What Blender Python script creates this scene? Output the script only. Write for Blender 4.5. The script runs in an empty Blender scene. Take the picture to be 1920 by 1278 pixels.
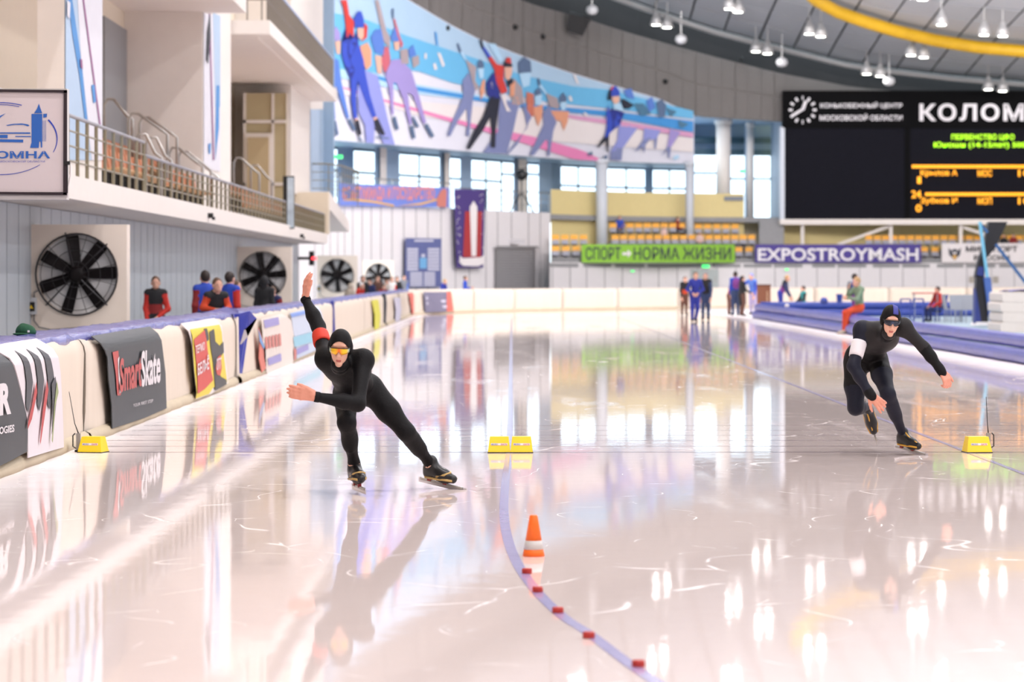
import bpy, bmesh, math, random
import numpy as np
from mathutils import Vector, Matrix
random.seed(7); np.random.seed(7)
S = bpy.context.scene
C = S.collection
# ------------------------------------------------------------------ camera, world, exposure
F = 5770.0          # focal length in pixels of the 1920 px wide frame
CH = 1.6            # camera height
CX, HY = 960.0, 518.0
cam_data = bpy.data.cameras.new('camera')
cam = bpy.data.objects.new('camera', cam_data); C.objects.link(cam)
cam.location = (0, 0, CH); cam.rotation_euler = (math.radians(90), 0, 0)
cam_data.sensor_width = 36.0; cam_data.lens = F / 1920 * 36.0
cam_data.shift_y = -(639 - HY) / 1920.0
cam_data.clip_end = 1000
cam_data.dof.use_dof = True; cam_data.dof.focus_distance = 25.0; cam_data.dof.aperture_fstop = 3.0
S.camera = cam
S.view_settings.view_transform = 'Standard'; S.view_settings.look = 'None'
S.view_settings.gamma = 1.0; S.view_settings.exposure = 0.29; S.view_settings.use_curve_mapping = False
W = bpy.data.worlds.new('overcast_sky'); S.world = W; W.use_nodes = True
bgn = W.node_tree.nodes['Background']; bgn.inputs[0].default_value = (0.80, 0.92, 1.0, 1); bgn.inputs[1].default_value = 2.4
LAMP_W = 14.0      # one luminaire over the far bend
LAMP_NEAR = 900.0  # one over the straight
LAMP_BEND = 1300.0  # one of the unseen lamps added and tilted to light the far wall
LAMP_COL = (1.0, 0.945, 0.94)

def P(px, py, Y):
    return Vector(((px - CX) / F * Y, Y, CH - (py - HY) / F * Y))
def PX(px, Y): return (px - CX) / F * Y
def PZ(py, Y): return CH - (py - HY) / F * Y
def lin(c):
    return tuple(((x / 255) / 12.92 if x / 255 <= 0.04045 else ((x / 255 + 0.055) / 1.055) ** 2.4) for x in c)
# ------------------------------------------------------------------ materials
MATS = {}
def M(name, rgb, rough=0.6, metal=0.0, var=0.05, scale=4.0, bump=0.0, emit=0.0, spec=0.5, alpha=None, stretch=None):
    if name in MATS: return MATS[name]
    m = bpy.data.materials.new(name); m.use_nodes = True; MATS[name] = m
    nt = m.node_tree; b = nt.nodes['Principled BSDF']
    col = lin(rgb)
    tc = nt.nodes.new('ShaderNodeTexCoord'); nz = nt.nodes.new('ShaderNodeTexNoise')
    nz.inputs['Scale'].default_value = scale; nz.inputs['Detail'].default_value = 3
    if stretch:
        mp = nt.nodes.new('ShaderNodeMapping'); mp.inputs['Scale'].default_value = stretch
        nt.links.new(tc.outputs['Object'], mp.inputs[0]); nt.links.new(mp.outputs[0], nz.inputs['Vector'])
    else:
        nt.links.new(tc.outputs['Object'], nz.inputs['Vector'])
    mx = nt.nodes.new('ShaderNodeMix'); mx.data_type = 'RGBA'
    mx.inputs[6].default_value = tuple(max(0, c * (1 - var)) for c in col) + (1,)
    mx.inputs[7].default_value = tuple(min(1, c * (1 + var)) for c in col) + (1,)
    nt.links.new(nz.outputs['Fac'], mx.inputs[0])
    nt.links.new(mx.outputs[2], b.inputs['Base Color'])
    b.inputs['Roughness'].default_value = rough; b.inputs['Metallic'].default_value = metal
    b.inputs['Specular IOR Level'].default_value = spec
    if bump:
        bp = nt.nodes.new('ShaderNodeBump'); bp.inputs['Strength'].default_value = bump; bp.inputs['Distance'].default_value = 0.02
        nt.links.new(nz.outputs['Fac'], bp.inputs['Height']); nt.links.new(bp.outputs[0], b.inputs['Normal'])
    if emit:
        nt.links.new(mx.outputs[2], b.inputs['Emission Color']); b.inputs['Emission Strength'].default_value = emit
    if alpha is not None: b.inputs['Alpha'].default_value = alpha
    return m
# ------------------------------------------------------------------ mesh helpers
def add(name, verts, faces, mat=None, parent=None, smooth=False, mats=None, midx=None, loc=None):
    me = bpy.data.meshes.new(name)
    me.from_pydata([tuple(v) for v in verts], [], [tuple(f) for f in faces]); 
    for mm in (mats or ([mat] if mat else [])): me.materials.append(mm)
    if midx is not None: me.polygons.foreach_set('material_index', list(midx))
    if smooth: me.polygons.foreach_set('use_smooth', [True] * len(me.polygons))
    me.update()
    o = bpy.data.objects.new(name, me); C.objects.link(o)
    if loc: o.location = loc
    if parent: o.parent = parent
    return o
def empty(name, loc=(0, 0, 0), rz=0.0):
    o = bpy.data.objects.new(name, None); C.objects.link(o); o.location = loc; o.rotation_euler = (0, 0, rz); o.empty_display_size = 0.1
    return o
def tag(o, label, cat, group=None):
    o['label'] = label; o['category'] = cat
    if group: o['group'] = group
    return o
def struct(o, label=None, kind='structure', cat=None):
    o['kind'] = kind
    if label: o['label'] = label
    if cat: o['category'] = cat
    return o
def dup(root, loc=None, rz=None, label=None):
    r = root.copy(); C.objects.link(r)
    if loc is not None: r.location = loc
    if rz is not None: r.rotation_euler = (0, 0, rz)
    if label: r['label'] = label
    for ch in root.children:
        c = ch.copy(); C.objects.link(c); c.parent = r
        for g in ch.children:
            d = g.copy(); C.objects.link(d); d.parent = c
    return r
class MB:
    def __init__(s): s.v = []; s.f = []; s.m = []; s.k = 0
    def mat(s, k): s.k = k; return s
    def raw(s, vs, fs):
        b = len(s.v); s.v += [Vector(x) for x in vs]; s.f += [[b + i for i in f] for f in fs]; s.m += [s.k] * len(fs); return s
    def box(s, lo, hi):
        x0, y0, z0 = lo; x1, y1, z1 = hi
        return s.raw([(x0, y0, z0), (x1, y0, z0), (x1, y1, z0), (x0, y1, z0), (x0, y0, z1), (x1, y0, z1), (x1, y1, z1), (x0, y1, z1)],
                     [(0, 3, 2, 1), (4, 5, 6, 7), (0, 1, 5, 4), (1, 2, 6, 5), (2, 3, 7, 6), (3, 0, 4, 7)])
    def bar(s, a, b, w, h=None, up=(0, 0, 1)):
        a = Vector(a); b = Vector(b); h = h or w; d = (b - a).normalized(); u = Vector(up)
        if abs(d.dot(u)) > 0.98: u = Vector((0, 1, 0))
        r = d.cross(u).normalized(); u = r.cross(d).normalized(); r = r * (w / 2); u = u * (h / 2)
        return s.raw([a - r - u, a + r - u, a + r + u, a - r + u, b - r - u, b + r - u, b + r + u, b - r + u],
                     [(0, 3, 2, 1), (4, 5, 6, 7), (0, 1, 5, 4), (1, 2, 6, 5), (2, 3, 7, 6), (3, 0, 4, 7)])
    def tube(s, pts, r, n=8, caps=True, closed=False):
        pts = [Vector(p) for p in pts]; rs = r if isinstance(r, (list, tuple)) else [r] * len(pts)
        vs = []; fs = []; N = len(pts); u = None
        for i, p in enumerate(pts):
            if closed: d = (pts[(i + 1) % N] - pts[i - 1])
            else: d = (pts[min(i + 1, N - 1)] - pts[max(i - 1, 0)])
            d.normalize()
            if u is None:
                u = Vector((0, 0, 1)) if abs(d.z) < 0.9 else Vector((1, 0, 0))
            a = d.cross(u).normalized(); u = a.cross(d).normalized()
            for k in range(n):
                t = 2 * math.pi * k / n
                vs.append(p + a * (math.cos(t) * rs[i]) + u * (math.sin(t) * rs[i]))
        for i in range(N if closed else N - 1):
            j = (i + 1) % N
            for k in range(n):
                fs.append((i * n + k, i * n + (k + 1) % n, j * n + (k + 1) % n, j * n + k))
        if caps and not closed:
            fs.append(tuple(range(n - 1, -1, -1))); fs.append(tuple((N - 1) * n + k for k in range(n)))
        return s.raw(vs, fs)
    def lathe(s, prof, c=(0, 0, 0), n=20, axis=2):
        vs = []; fs = []; c = Vector(c)
        for r, z in prof:
            for k in range(n):
                t = 2 * math.pi * k / n; q = (r * math.cos(t), r * math.sin(t), z)
                if axis == 1: q = (q[0], z, q[1])
                vs.append(c + Vector(q))
        for i in range(len(prof) - 1):
            for k in range(n):
                fs.append((i * n + k, i * n + (k + 1) % n, (i + 1) * n + (k + 1) % n, (i + 1) * n + k))
        fs.append(tuple(range(n - 1, -1, -1))); fs.append(tuple((len(prof) - 1) * n + k for k in range(n)))
        return s.raw(vs, fs)
    def slab(s, pts, off):
        """polygon pts (3D) extruded by the vector off"""
        n = len(pts); off = Vector(off); pts = [Vector(p) for p in pts]
        return s.raw(pts + [p + off for p in pts], [tuple(range(n)), tuple(range(2 * n - 1, n - 1, -1))] + [(i, n + i, n + (i + 1) % n, (i + 1) % n) for i in range(n)])
    def build(s, name, mat=None, parent=None, smooth=False, mats=None, origin=None):
        vs = s.v
        if origin is not None: o = Vector(origin); vs = [v - o for v in vs]
        ob = add(name, vs, s.f, mat, parent, smooth, mats, s.m if mats else None)
        if origin is not None: ob.location = origin
        return ob
def part(name, mat, parent, fn, smooth=False):
    b = MB(); fn(b); return b.build(name, mat, parent, smooth)
def panel(name, q, t, mat, parent):
    """a thin panel: quad q (4 points) with thickness vector t"""
    return MB().slab(q, t).build(name, mat, parent)

# printed shapes: polygons (in any 2-D frame) put on a surface by a mapping function
def sub_edges(pts, step):
    out = []
    for i, a in enumerate(pts):
        b = pts[(i + 1) % len(pts)]; d = math.hypot(b[0] - a[0], b[1] - a[1]); n = max(1, int(d / step))
        for k in range(n): out.append((a[0] + (b[0] - a[0]) * k / n, a[1] + (b[1] - a[1]) * k / n))
    return out
def tess(poly):
    from mathutils.geometry import tessellate_polygon
    return tessellate_polygon([[Vector((p[0], p[1], 0)) for p in poly]])
def print_obj(name, shapes, fmap, parent, step=1e9, thick=None):
    """shapes: list of (material, polygon); fmap(u, v, layer) -> 3D point"""
    vs = []; fs = []; mi = []; mats = []
    for layer, (m, poly) in enumerate(shapes):
        if m not in mats: mats.append(m)
        k = mats.index(m); pl = sub_edges(poly, step) if step < 1e8 else poly
        b = len(vs); tri = tess(pl)
        if step < 1e8:
            bm = bmesh.new(); bv = [bm.verts.new((u, v, 0)) for u, v in pl]
            for t in tri:
                try: bm.faces.new([bv[i] for i in t])
                except ValueError: pass
            for _ in range(4):
                le = [e for e in bm.edges if e.calc_length() > step * 1.3]
                if not le: break
                bmesh.ops.subdivide_edges(bm, edges=le, cuts=1, use_grid_fill=True); bmesh.ops.triangulate(bm, faces=[f for f in bm.faces if len(f.verts) > 3])
            bm.verts.index_update(); pl = [(v.co.x, v.co.y) for v in bm.verts]; tri = [[v.index for v in f.verts] for f in bm.faces]; bm.free()
        vs += [fmap(u, v, layer) for u, v in pl]
        for t in tri: fs.append([b + i for i in t]); mi.append(k)
    return add(name, vs, fs, parent=parent, mats=mats, midx=mi)
def text_mesh(body, bold=0.0, res=3, spacing=1.0):
    cu = bpy.data.curves.new('lettering', 'FONT'); cu.body = body; cu.size = 1; cu.resolution_u = res; cu.offset = bold; cu.space_character = spacing
    ob = bpy.data.objects.new('lettering', cu); C.objects.link(ob)
    bpy.context.view_layer.update()
    dg = bpy.context.evaluated_depsgraph_get()
    me = bpy.data.meshes.new_from_object(ob.evaluated_get(dg))
    vs = [(v.co.x, v.co.y) for v in me.vertices]; fs = [tuple(p.vertices) for p in me.polygons]
    bpy.data.objects.remove(ob); bpy.data.curves.remove(cu); bpy.data.meshes.remove(me)
    x0 = min(v[0] for v in vs); x1 = max(v[0] for v in vs); y0 = min(v[1] for v in vs); y1 = max(v[1] for v in vs)
    return [((v[0] - x0) / (x1 - x0), (v[1] - y0) / (y1 - y0)) for v in vs], fs
def text(name, body, box, fmap, mat, parent, bold=0.0, res=3, slant=0.0, spacing=1.0):
    """fit the words into box (u0, v0, u1, v1): v0 = bottom, v1 = top in the frame of fmap(u, v)"""
    vs, fs = text_mesh(body, bold, res, spacing); u0, v0, u1, v1 = box
    return add(name, [fmap(u0 + (x + slant * y) * (u1 - u0), v0 + y * (v1 - v0)) for x, y in vs], fs, mat, parent)

# ------------------------------------------------------------------ implicit bodies (smooth union + surface nets)
def cap(a, b, ra, rb, m=0): return ('c', np.array(a, float), np.array(b, float), ra, rb, m)
def ell(c, r, R=None, m=0): return ('e', np.array(c, float), np.array(r, float), np.eye(3) if R is None else np.array(R, float), m)
def dist(pr, X):
    if pr[0] == 'c':
        _, a, b, ra, rb, _m = pr; ab = b - a; L = ab @ ab + 1e-12
        t = np.clip(((X - a) @ ab) / L, 0, 1)
        return np.linalg.norm(X - a - t[..., None] * ab, axis=-1) - (ra + (rb - ra) * t)
    _, c, r, R, _m = pr; q = (X - c) @ R      # columns of R are the axes
    k0 = np.linalg.norm(q / r, axis=-1); k1 = np.linalg.norm(q / (r * r), axis=-1) + 1e-9
    return k0 * (k0 - 1) / k1
def bounds(pr):
    if pr[0] == 'c':
        r = max(pr[3], pr[4]); return np.minimum(pr[1], pr[2]) - r, np.maximum(pr[1], pr[2]) + r
    r = pr[2].max(); return pr[1] - r, pr[1] + r
_E = [((0,0,0),(1,0,0)),((0,1,0),(1,1,0)),((0,0,1),(1,0,1)),((0,1,1),(1,1,1)),((0,0,0),(0,1,0)),((1,0,0),(1,1,0)),((0,0,1),(0,1,1)),((1,0,1),(1,1,1)),
      ((0,0,0),(0,0,1)),((1,0,0),(1,0,1)),((0,1,0),(0,1,1)),((1,1,0),(1,1,1))]
def snet(f, org, h):
    nx, ny, nz = f.shape; s = f < 0
    cnt = sum(s[i:nx - 1 + i, j:ny - 1 + j, k:nz - 1 + k].astype(np.int8) for i in (0, 1) for j in (0, 1) for k in (0, 1))
    act = (cnt > 0) & (cnt < 8); ii, jj, kk = np.nonzero(act)
    idx = -np.ones(act.shape, int); idx[ii, jj, kk] = np.arange(len(ii))
    pos = np.zeros((len(ii), 3)); n = np.zeros(len(ii))
    for a, b in _E:
        va = f[ii + a[0], jj + a[1], kk + a[2]]; vb = f[ii + b[0], jj + b[1], kk + b[2]]
        m = (va < 0) != (vb < 0); t = np.where(m, va / np.where(m, va - vb, 1), 0)
        for x in range(3): pos[:, x] += np.where(m, a[x] + t * (b[x] - a[x]), 0)
        n += m
    V = org + h * (np.stack([ii, jj, kk], 1) + pos / n[:, None])
    Q = []
    for ax in range(3):
        o1, o2 = [(1, 2), (2, 0), (0, 1)][ax]
        sl0 = [slice(None)] * 3; sl1 = [slice(None)] * 3; sl0[ax] = slice(0, -1); sl1[ax] = slice(1, None)
        for o in (o1, o2): sl0[o] = slice(1, -1); sl1[o] = slice(1, -1)
        A = s[tuple(sl0)]; B = s[tuple(sl1)]
        e = np.stack(np.nonzero(A != B), 1); e[:, o1] += 1; e[:, o2] += 1
        def cell(d1, d2):
            q = e.copy(); q[:, o1] += d1; q[:, o2] += d2; return idx[q[:, 0], q[:, 1], q[:, 2]]
        q = np.stack([cell(-1, -1), cell(0, -1), cell(0, 0), cell(-1, 0)], 1)
        e2 = e.copy(); inside = s[e2[:, 0], e2[:, 1], e2[:, 2]]
        q[~inside] = q[~inside][:, ::-1]
        Q.append(q)
    return V, np.concatenate(Q)
def body(prims, h=0.012, k=0.02, cut=None, off=0.0):
    lo = np.min([bounds(p)[0] for p in prims], 0) - 2.5 * h - off; hi = np.max([bounds(p)[1] for p in prims], 0) + 2.5 * h + off
    n = np.ceil((hi - lo) / h).astype(int) + 1
    g = np.stack(np.meshgrid(*[lo[i] + h * np.arange(n[i]) for i in range(3)], indexing='ij'), -1)
    acc = np.zeros(g.shape[:3])
    for p in prims:
        b0, b1 = bounds(p); m = 7 * k + off + 2 * h
        i0 = np.maximum(0, ((b0 - m - lo) / h).astype(int)); i1 = np.minimum(n, ((b1 + m - lo) / h).astype(int) + 2)
        sl = tuple(slice(i0[x], i1[x]) for x in range(3))
        acc[sl] += np.exp(np.clip(-dist(p, g[sl]) / k, -60, 60))
    f = -k * np.log(acc + 1e-20) - off
    if cut is not None: f = np.maximum(f, cut(g))
    V, Q = snet(f, lo, h)
    fc = V[Q].mean(1)
    D = np.stack([dist(p, fc) for p in prims], 1)
    mm = np.array([p[-1] for p in prims])[D.argmin(1)]
    return V, Q, mm
def join(pieces):
    V = []; Q = []; Mi = []; b = 0
    for v, q, m in pieces: V.append(v); Q.append(q + b); Mi.append(m); b += len(v)
    return np.concatenate(V), np.concatenate(Q), np.concatenate(Mi)
def body_obj(name, pieces, mats, parent=None):
    V, Q, mi = join(pieces)
    return add(name, V.tolist(), Q.tolist(), parent=parent, smooth=True, mats=mats, midx=mi.tolist())
def frame(fwd, up):
    """columns: right, forward, up"""
    f = Vector(fwd).normalized(); u = Vector(up); r = f.cross(u).normalized(); u = r.cross(f).normalized()
    return np.array([[r.x, f.x, u.x], [r.y, f.y, u.y], [r.z, f.z, u.z]])
def hand(wrist, d, n, side, m=0, s=1.0, curl=(.25, .25, .3, .35), spread=.12, thumb=.7, h=0.005):
    """wrist point, finger direction d, back-of-hand normal n, side=+1 puts the thumb on d x n"""
    w = np.array(wrist, float); d = Vector(d).normalized(); n = Vector(n); n = (n - d * n.dot(d)).normalized(); t = d.cross(n) * side
    D, N, T = np.array(d), np.array(n), np.array(t)
    pr = []
    for k, o in enumerate((.028, .010, -.010, -.027)):
        pr.append(cap(w + T * o * .6 * s, w + (D * .082 + T * o) * s, .0135 * s, .0125 * s, m))
    lens = [(.040, .024, .020), (.045, .027, .021), (.041, .026, .020), (.033, .020, .018)]
    for k, o in enumerate((.030, .010, -.011, -.030)):
        p = w + (D * .084 + T * o) * s; a = 0.0; dirn = D + T * spread * (1.2 - .8 * k)
        dirn = dirn / np.linalg.norm(dirn)
        for j, L in enumerate(lens[k]):
            a += curl[k] * (0.8 + .4 * j); v = dirn * math.cos(a) - N * math.sin(a); q = p + v * L * s
            r = (.0098, .0090, .0082, .0072)
            pr.append(cap(p, q, r[j] * s, r[j + 1] * s, m)); p = q
    p = w + (D * .018 + T * .024) * s; v = (D * math.cos(thumb) + T * math.sin(thumb)); v2 = v * .9 + D * .35 - N * .25
    q = p + v * .046 * s; q2 = q + v2 / np.linalg.norm(v2) * .034 * s; q3 = q2 + (v2 * .8 + D * .3) / np.linalg.norm(v2 * .8 + D * .3) * .026 * s
    pr += [cap(p, q, .0165 * s, .0125 * s, m), cap(q, q2, .0115 * s, .010 * s, m), cap(q2, q3, .0098 * s, .0078 * s, m)]
    pr.append(cap(w - D * .02 * s, w + D * .01 * s, .024 * s, .026 * s, m))
    return body(pr, h * s, .0035 * s)
# ------------------------------------------------------------------ palette
white = M('white_wall_panel', (226, 222, 224), .5, var=.03)
white2 = M('white_paint', (236, 228, 221), .6, var=.03)
creamw = M('cream_paint', (226, 212, 190), .7, var=.04)
taupe = M('warm_white_plaster', (228, 215, 196), .8, var=.03)
yellowc = M('pale_yellow_plaster', (226, 208, 150), .7, var=.04)
greyp = M('grey_blue_wall_panel', (196, 203, 210), .5, var=.03)
darkgap = M('dark_joint', (70, 74, 80), .8)
concrete = M('grey_concrete', (150, 150, 152), .8, var=.1)
steel = M('brushed_steel', (170, 168, 165), .35, .85, var=.05)
railm = M('olive_grey_rail', (140, 132, 112), .4, .6)
bluegrey = M('blue_grey_paint', (150, 175, 200), .5)
lightblue = M('light_blue_paint', (178, 202, 228), .5)
teal = M('dark_teal_frame', (60, 88, 100), .4)
perf = M('grey_perforated_panel', (110, 106, 104), .7, var=.12, scale=14)
darkm = M('dark_void', (34, 34, 36), .8)
black = M('black_satin', (18, 18, 20), .45)
# ------------------------------------------------------------------ the curved far wall
_tx = np.array([-30, -14, -8.7, -5.8, -2.2, 2.1, 5.2, 8.2, 10.2, 15, 20, 25, 30, 36, 50.])
_ty = np.array([104, 134, 144, 150, 158, 167, 171.5, 174, 175, 176.2, 177.2, 178, 178.6, 179, 179.5])
_sx = np.linspace(-30, 50, 801); _sy = np.interp(_sx, _tx, _ty)
_sy = np.convolve(np.pad(_sy, 20, mode='edge'), np.ones(41) / 41, 'valid')
def cw(px, off=0.0):
    y = 160.0
    for _ in range(25):
        x = (px - CX) / F * y; y = float(np.interp(x, _sx, _sy)) - off
    return (px - CX) / F * y, y
def C3(px, py, off=0.0):
    x, y = cw(px, off); return Vector((x, y, PZ(py, y)))
def CZ(px, z, off=0.0):
    x, y = cw(px, off); return Vector((x, y, z))
def strip_px(name, pxs, zlo, zhi, off, thick, mat, parent=None):
    """a wall strip along the curve: zlo / zhi numbers or functions of px"""
    zl = zlo if callable(zlo) else (lambda p: zlo); zh = zhi if callable(zhi) else (lambda p: zhi)
    b = MB(); vs = []; fs = []
    for p in pxs:
        for o in (off, off - thick):
            x, y = cw(p, o); vs += [(x, y, zl(p)), (x, y, zh(p))]
    n = len(pxs)
    for i in range(n - 1):
        a = i * 4; c = a + 4
        fs += [(a, c, c + 1, a + 1), (a + 2, a + 3, c + 3, c + 2), (a + 1, c + 1, c + 3, a + 3), (a, a + 2, c + 2, c)]
    fs += [(0, 1, 3, 2), (4 * n - 4, 4 * n - 2, 4 * n - 1, 4 * n - 3)]
    return add(name, vs, fs, mat, parent)
def pr(a, b, s): return list(np.arange(a, b, s)) + [b]
# ------------------------------------------------------------------ floor and ice
fl = struct(MB().box((-14, -40, -.3), (50, 190, -.02)).build('floor', concrete), 'grey concrete floor of the hall')
ice = bpy.data.materials.new('skating_ice'); ice.use_nodes = True
nt = ice.node_tree; N = nt.nodes; L = nt.links; b = N['Principled BSDF']
tc = N.new('ShaderNodeTexCoord'); g = N.new('ShaderNodeNewGeometry')
def noise(scale, detail, vec=None, rough=.5):
    n = N.new('ShaderNodeTexNoise'); n.inputs['Scale'].default_value = scale; n.inputs['Detail'].default_value = detail; n.inputs['Roughness'].default_value = rough
    L.new(vec or g.outputs['Position'], n.inputs['Vector']); return n.outputs['Fac']
def ramp(src, a, c, lo=0., hi=1.):
    n = N.new('ShaderNodeMapRange'); n.inputs[1].default_value = a; n.inputs[2].default_value = c; n.inputs[3].default_value = lo; n.inputs[4].default_value = hi; n.clamp = True
    L.new(src, n.inputs[0]); return n.outputs[0]
def math2(op, a, c):
    n = N.new('ShaderNodeMath'); n.operation = op
    for i, v in enumerate((a, c)):
        if isinstance(v, (int, float)): n.inputs[i].default_value = v
        else: L.new(v, n.inputs[i])
    return n.outputs[0]
def vmath(op, a, c):
    n = N.new('ShaderNodeVectorMath'); n.operation = op
    for i, v in enumerate((a, c)):
        if isinstance(v, tuple): n.inputs[i].default_value = v
        else: L.new(v, n.inputs[i])
    return n.outputs[0]
wob = N.new('ShaderNodeTexNoise'); wob.inputs['Scale'].default_value = .45; wob.inputs['Detail'].default_value = 2; L.new(g.outputs['Position'], wob.inputs['Vector'])
warp = vmath('ADD', g.outputs['Position'], vmath('MULTIPLY', wob.outputs['Color'], (3.0, 3.0, 0)))
def scratch(scale, width, thin):
    v = N.new('ShaderNodeTexVoronoi'); v.feature = 'DISTANCE_TO_EDGE'; v.inputs['Scale'].default_value = scale
    L.new(vmath('MULTIPLY', warp, (1.0, .28, 1)), v.inputs['Vector'])
    line = ramp(v.outputs['Distance'], 0, width, 1, 0)
    return math2('MULTIPLY', line, ramp(noise(.8 + scale, 3), thin, thin + .12))
scr = math2('MAXIMUM', scratch(.55, .005, .50), scratch(1.3, .007, .53))
frost = ramp(noise(.9, 9, vmath('MULTIPLY', g.outputs['Position'], (1, .16, 1)), .65), .55, .75)
sp = N.new('ShaderNodeSeparateXYZ'); L.new(g.outputs['Position'], sp.inputs[0])
edge = math2('MAXIMUM', ramp(sp.outputs['X'], -3.2, -4.0), ramp(sp.outputs['X'], 7.8, 9.2))
snowy = math2('MAXIMUM', math2('MULTIPLY', frost, .28), math2('MAXIMUM', math2('MULTIPLY', scr, .8), math2('MULTIPLY', edge, math2('ADD', .35, math2('MULTIPLY', noise(2.0, 5), .8)))))
L.new(ramp(snowy, 0, 1, .026, .45), b.inputs['Roughness'])
mixc = N.new('ShaderNodeMix'); mixc.data_type = 'RGBA'; mixc.inputs[6].default_value = lin((240, 225, 221)) + (1,); mixc.inputs[7].default_value = lin((246, 240, 240)) + (1,)
L.new(snowy, mixc.inputs[0]); L.new(mixc.outputs[2], b.inputs['Base Color'])
b.inputs['IOR'].default_value = 1.27; b.inputs['Specular IOR Level'].default_value = .5
bp = N.new('ShaderNodeBump'); bp.inputs['Strength'].default_value = .10; bp.inputs['Distance'].default_value = .01
L.new(math2('ADD', math2('MULTIPLY', noise(3.0, 4), .5), math2('MULTIPLY', noise(22.0, 3), .12)), bp.inputs['Height']); L.new(bp.outputs[0], b.inputs['Normal'])
AC, AR = (35.9, 124.0), 40.0           # centre and radius of the far bend of the barrier
def arc(deg, r=AR): t = math.radians(deg); return AC[0] + r * math.cos(t), AC[1] + r * math.sin(t)
pts = [(-4.2, -30, 0)] + [arc(a, AR + .1) + (0,) for a in np.arange(180, 59, -4)] + [(48, 150, 0), (48, -30, 0)]
icef = struct(MB().slab(pts, (0, 0, -.015)).build('ice_floor', ice), 'pinkish white polished ice of the skating oval')
bluel = M('blue_ice_paint', (176, 170, 216), .12, var=.15, scale=9)
linek = M('thin_dark_ice_line', (150, 120, 140), .12, var=.2)
def ribbon(name, pts, w, mat, z=.002):
    vs = []; fs = []
    for i, p in enumerate(pts):
        a = Vector(pts[max(0, i - 1)]); c = Vector(pts[min(len(pts) - 1, i + 1)]); d = (c - a).normalized(); n = Vector((-d.y, d.x)) * w / 2
        vs += [(p[0] - n.x, p[1] - n.y, z), (p[0] + n.x, p[1] + n.y, z)]
    for i in range(len(pts) - 1): fs.append((2 * i, 2 * i + 1, 2 * i + 3, 2 * i + 2))
    return add(name, vs, fs, mat, icef)
ctrl = [(955, 850), (948, 900), (945, 960), (952, 1010), (972, 1060), (1008, 1110), (1055, 1155), (1108, 1190), (1195, 1255), (1330, 1340), (1600, 1480)]
cp = [((u - CX) * CH / (v - HY), F * CH / (v - HY)) for u, v in ctrl]
fine = []
for i in range(len(cp) - 1):
    p0 = cp[max(0, i - 1)]; p1 = cp[i]; p2 = cp[i + 1]; p3 = cp[min(len(cp) - 1, i + 2)]
    for k in range(8):
        t = k / 8; fine.append(tuple(.5 * (2 * p1[x] + (p2[x] - p0[x]) * t + (2 * p0[x] - 5 * p1[x] + 4 * p2[x] - p3[x]) * t * t + (3 * p1[x] - p0[x] - 3 * p2[x] + p3[x]) * t ** 3) for x in (0, 1)))
ribbon('lane_line', [(-.02, 118), (-.02, 70), (-.02, 40)] + fine, .062, bluel)
ribbon('lane_line', [(4.15, y) for y in (6, 20, 40, 80, 120)], .05, bluel)
for k, v in enumerate((847.5, 836.5, 825.7, 815.8, 806.5, 797.5)):
    y = F * CH / (v - HY); ribbon('finish_line' if k == 0 else 'approach_line', [(-3.95, y), (9.0, y)], .05 if k == 0 else .035, linek, .0025)
# ------------------------------------------------------------------ ceiling
rimx = [-14, 0, 8.4, 11.7, 15, 19.4, 25, 30, 50]; rimz = [22, 18.8, 16.5, 15.55, 14.8, 13.8, 13.2, 12.83, 12.3]
def yc(x): return float(np.interp(x, _sx, _sy)) - 1.5
def zc(x, d): return float(np.interp(x, rimx, rimz)) + 7.2 * (1 - math.exp(-d / 62))
ceilm = M('grey_white_ceiling_panel', (186, 191, 198), .5, var=.05)
ceild = M('ceiling_joint', (56, 58, 62), .8)
xs = list(np.arange(-14, 51, 2.0)); ds = [0, 4, 8, 12, 16, 20, 26, 34, 44, 58, 75, 95, 120, 150, 185, 220]
vs = [(x, yc(x) - d, zc(x, d) + .12) for d in ds for x in xs]; n = len(xs)
ceil = struct(add('ceiling', vs, [(j * n + i, j * n + i + 1, j * n + n + i + 1, j * n + n + i) for j in range(len(ds) - 1) for i in range(n - 1)], ceild), 'pale panelled roof of the hall with dark joints')
def cpanel(x0, x1, d0, d1, g=.06):
    q = [(x, yc(x) - d, zc(x, d)) for x, d in ((x0 + g, d0 + g * 2), (x1 - g, d0 + g * 2), (x1 - g, d1 - g * 2), (x0 + g, d1 - g * 2))]
    return panel('panel', q, (0, 0, .06), ceilm, ceil)
dd = list(range(0, 41, 4))
for j in range(len(dd) - 1):
    for x in np.arange(2, 36, 2.0): cpanel(x, x + 2, dd[j], dd[j + 1])
rest = MB()
for x in np.arange(-14, 50, 4.0):
    for d in np.arange(0 if (x < 0 or x > 34) else 40, 216, 8.0):
        if 0 <= x < 36 and d < 40: continue
        e = .05; rest.slab([(u, yc(u) - w, zc(u, w)) for u, w in ((x + e, d + e), (x + 4 - e, d + e), (x + 4 - e, d + 8 - e), (x + e, d + 8 - e))], (0, 0, .06))
rest.build('far_panels', ceilm, ceil)['kind'] = 'stuff'
for o, r in ((-.1, .16), (.7, .10), (1.4, .10)):
    MB().tube([(x, yc(x) - o, zc(x, max(o, 0)) - .25 - .2 * o) for x in np.arange(-2, 40, 1.5)], r, 6).build('edge_pipe', M('pale_grey_pipe', (180, 180, 180), .5), ceil, True)
b = MB()
yel = M('yellow_ring_beam', (222, 176, 34), .4, var=.06)
ring = [(1490, -40), (1530, 0), (1570, 22), (1620, 40), (1680, 58), (1750, 75), (1830, 88), (1920, 96), (2010, 99), (2100, 97)]
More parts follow.
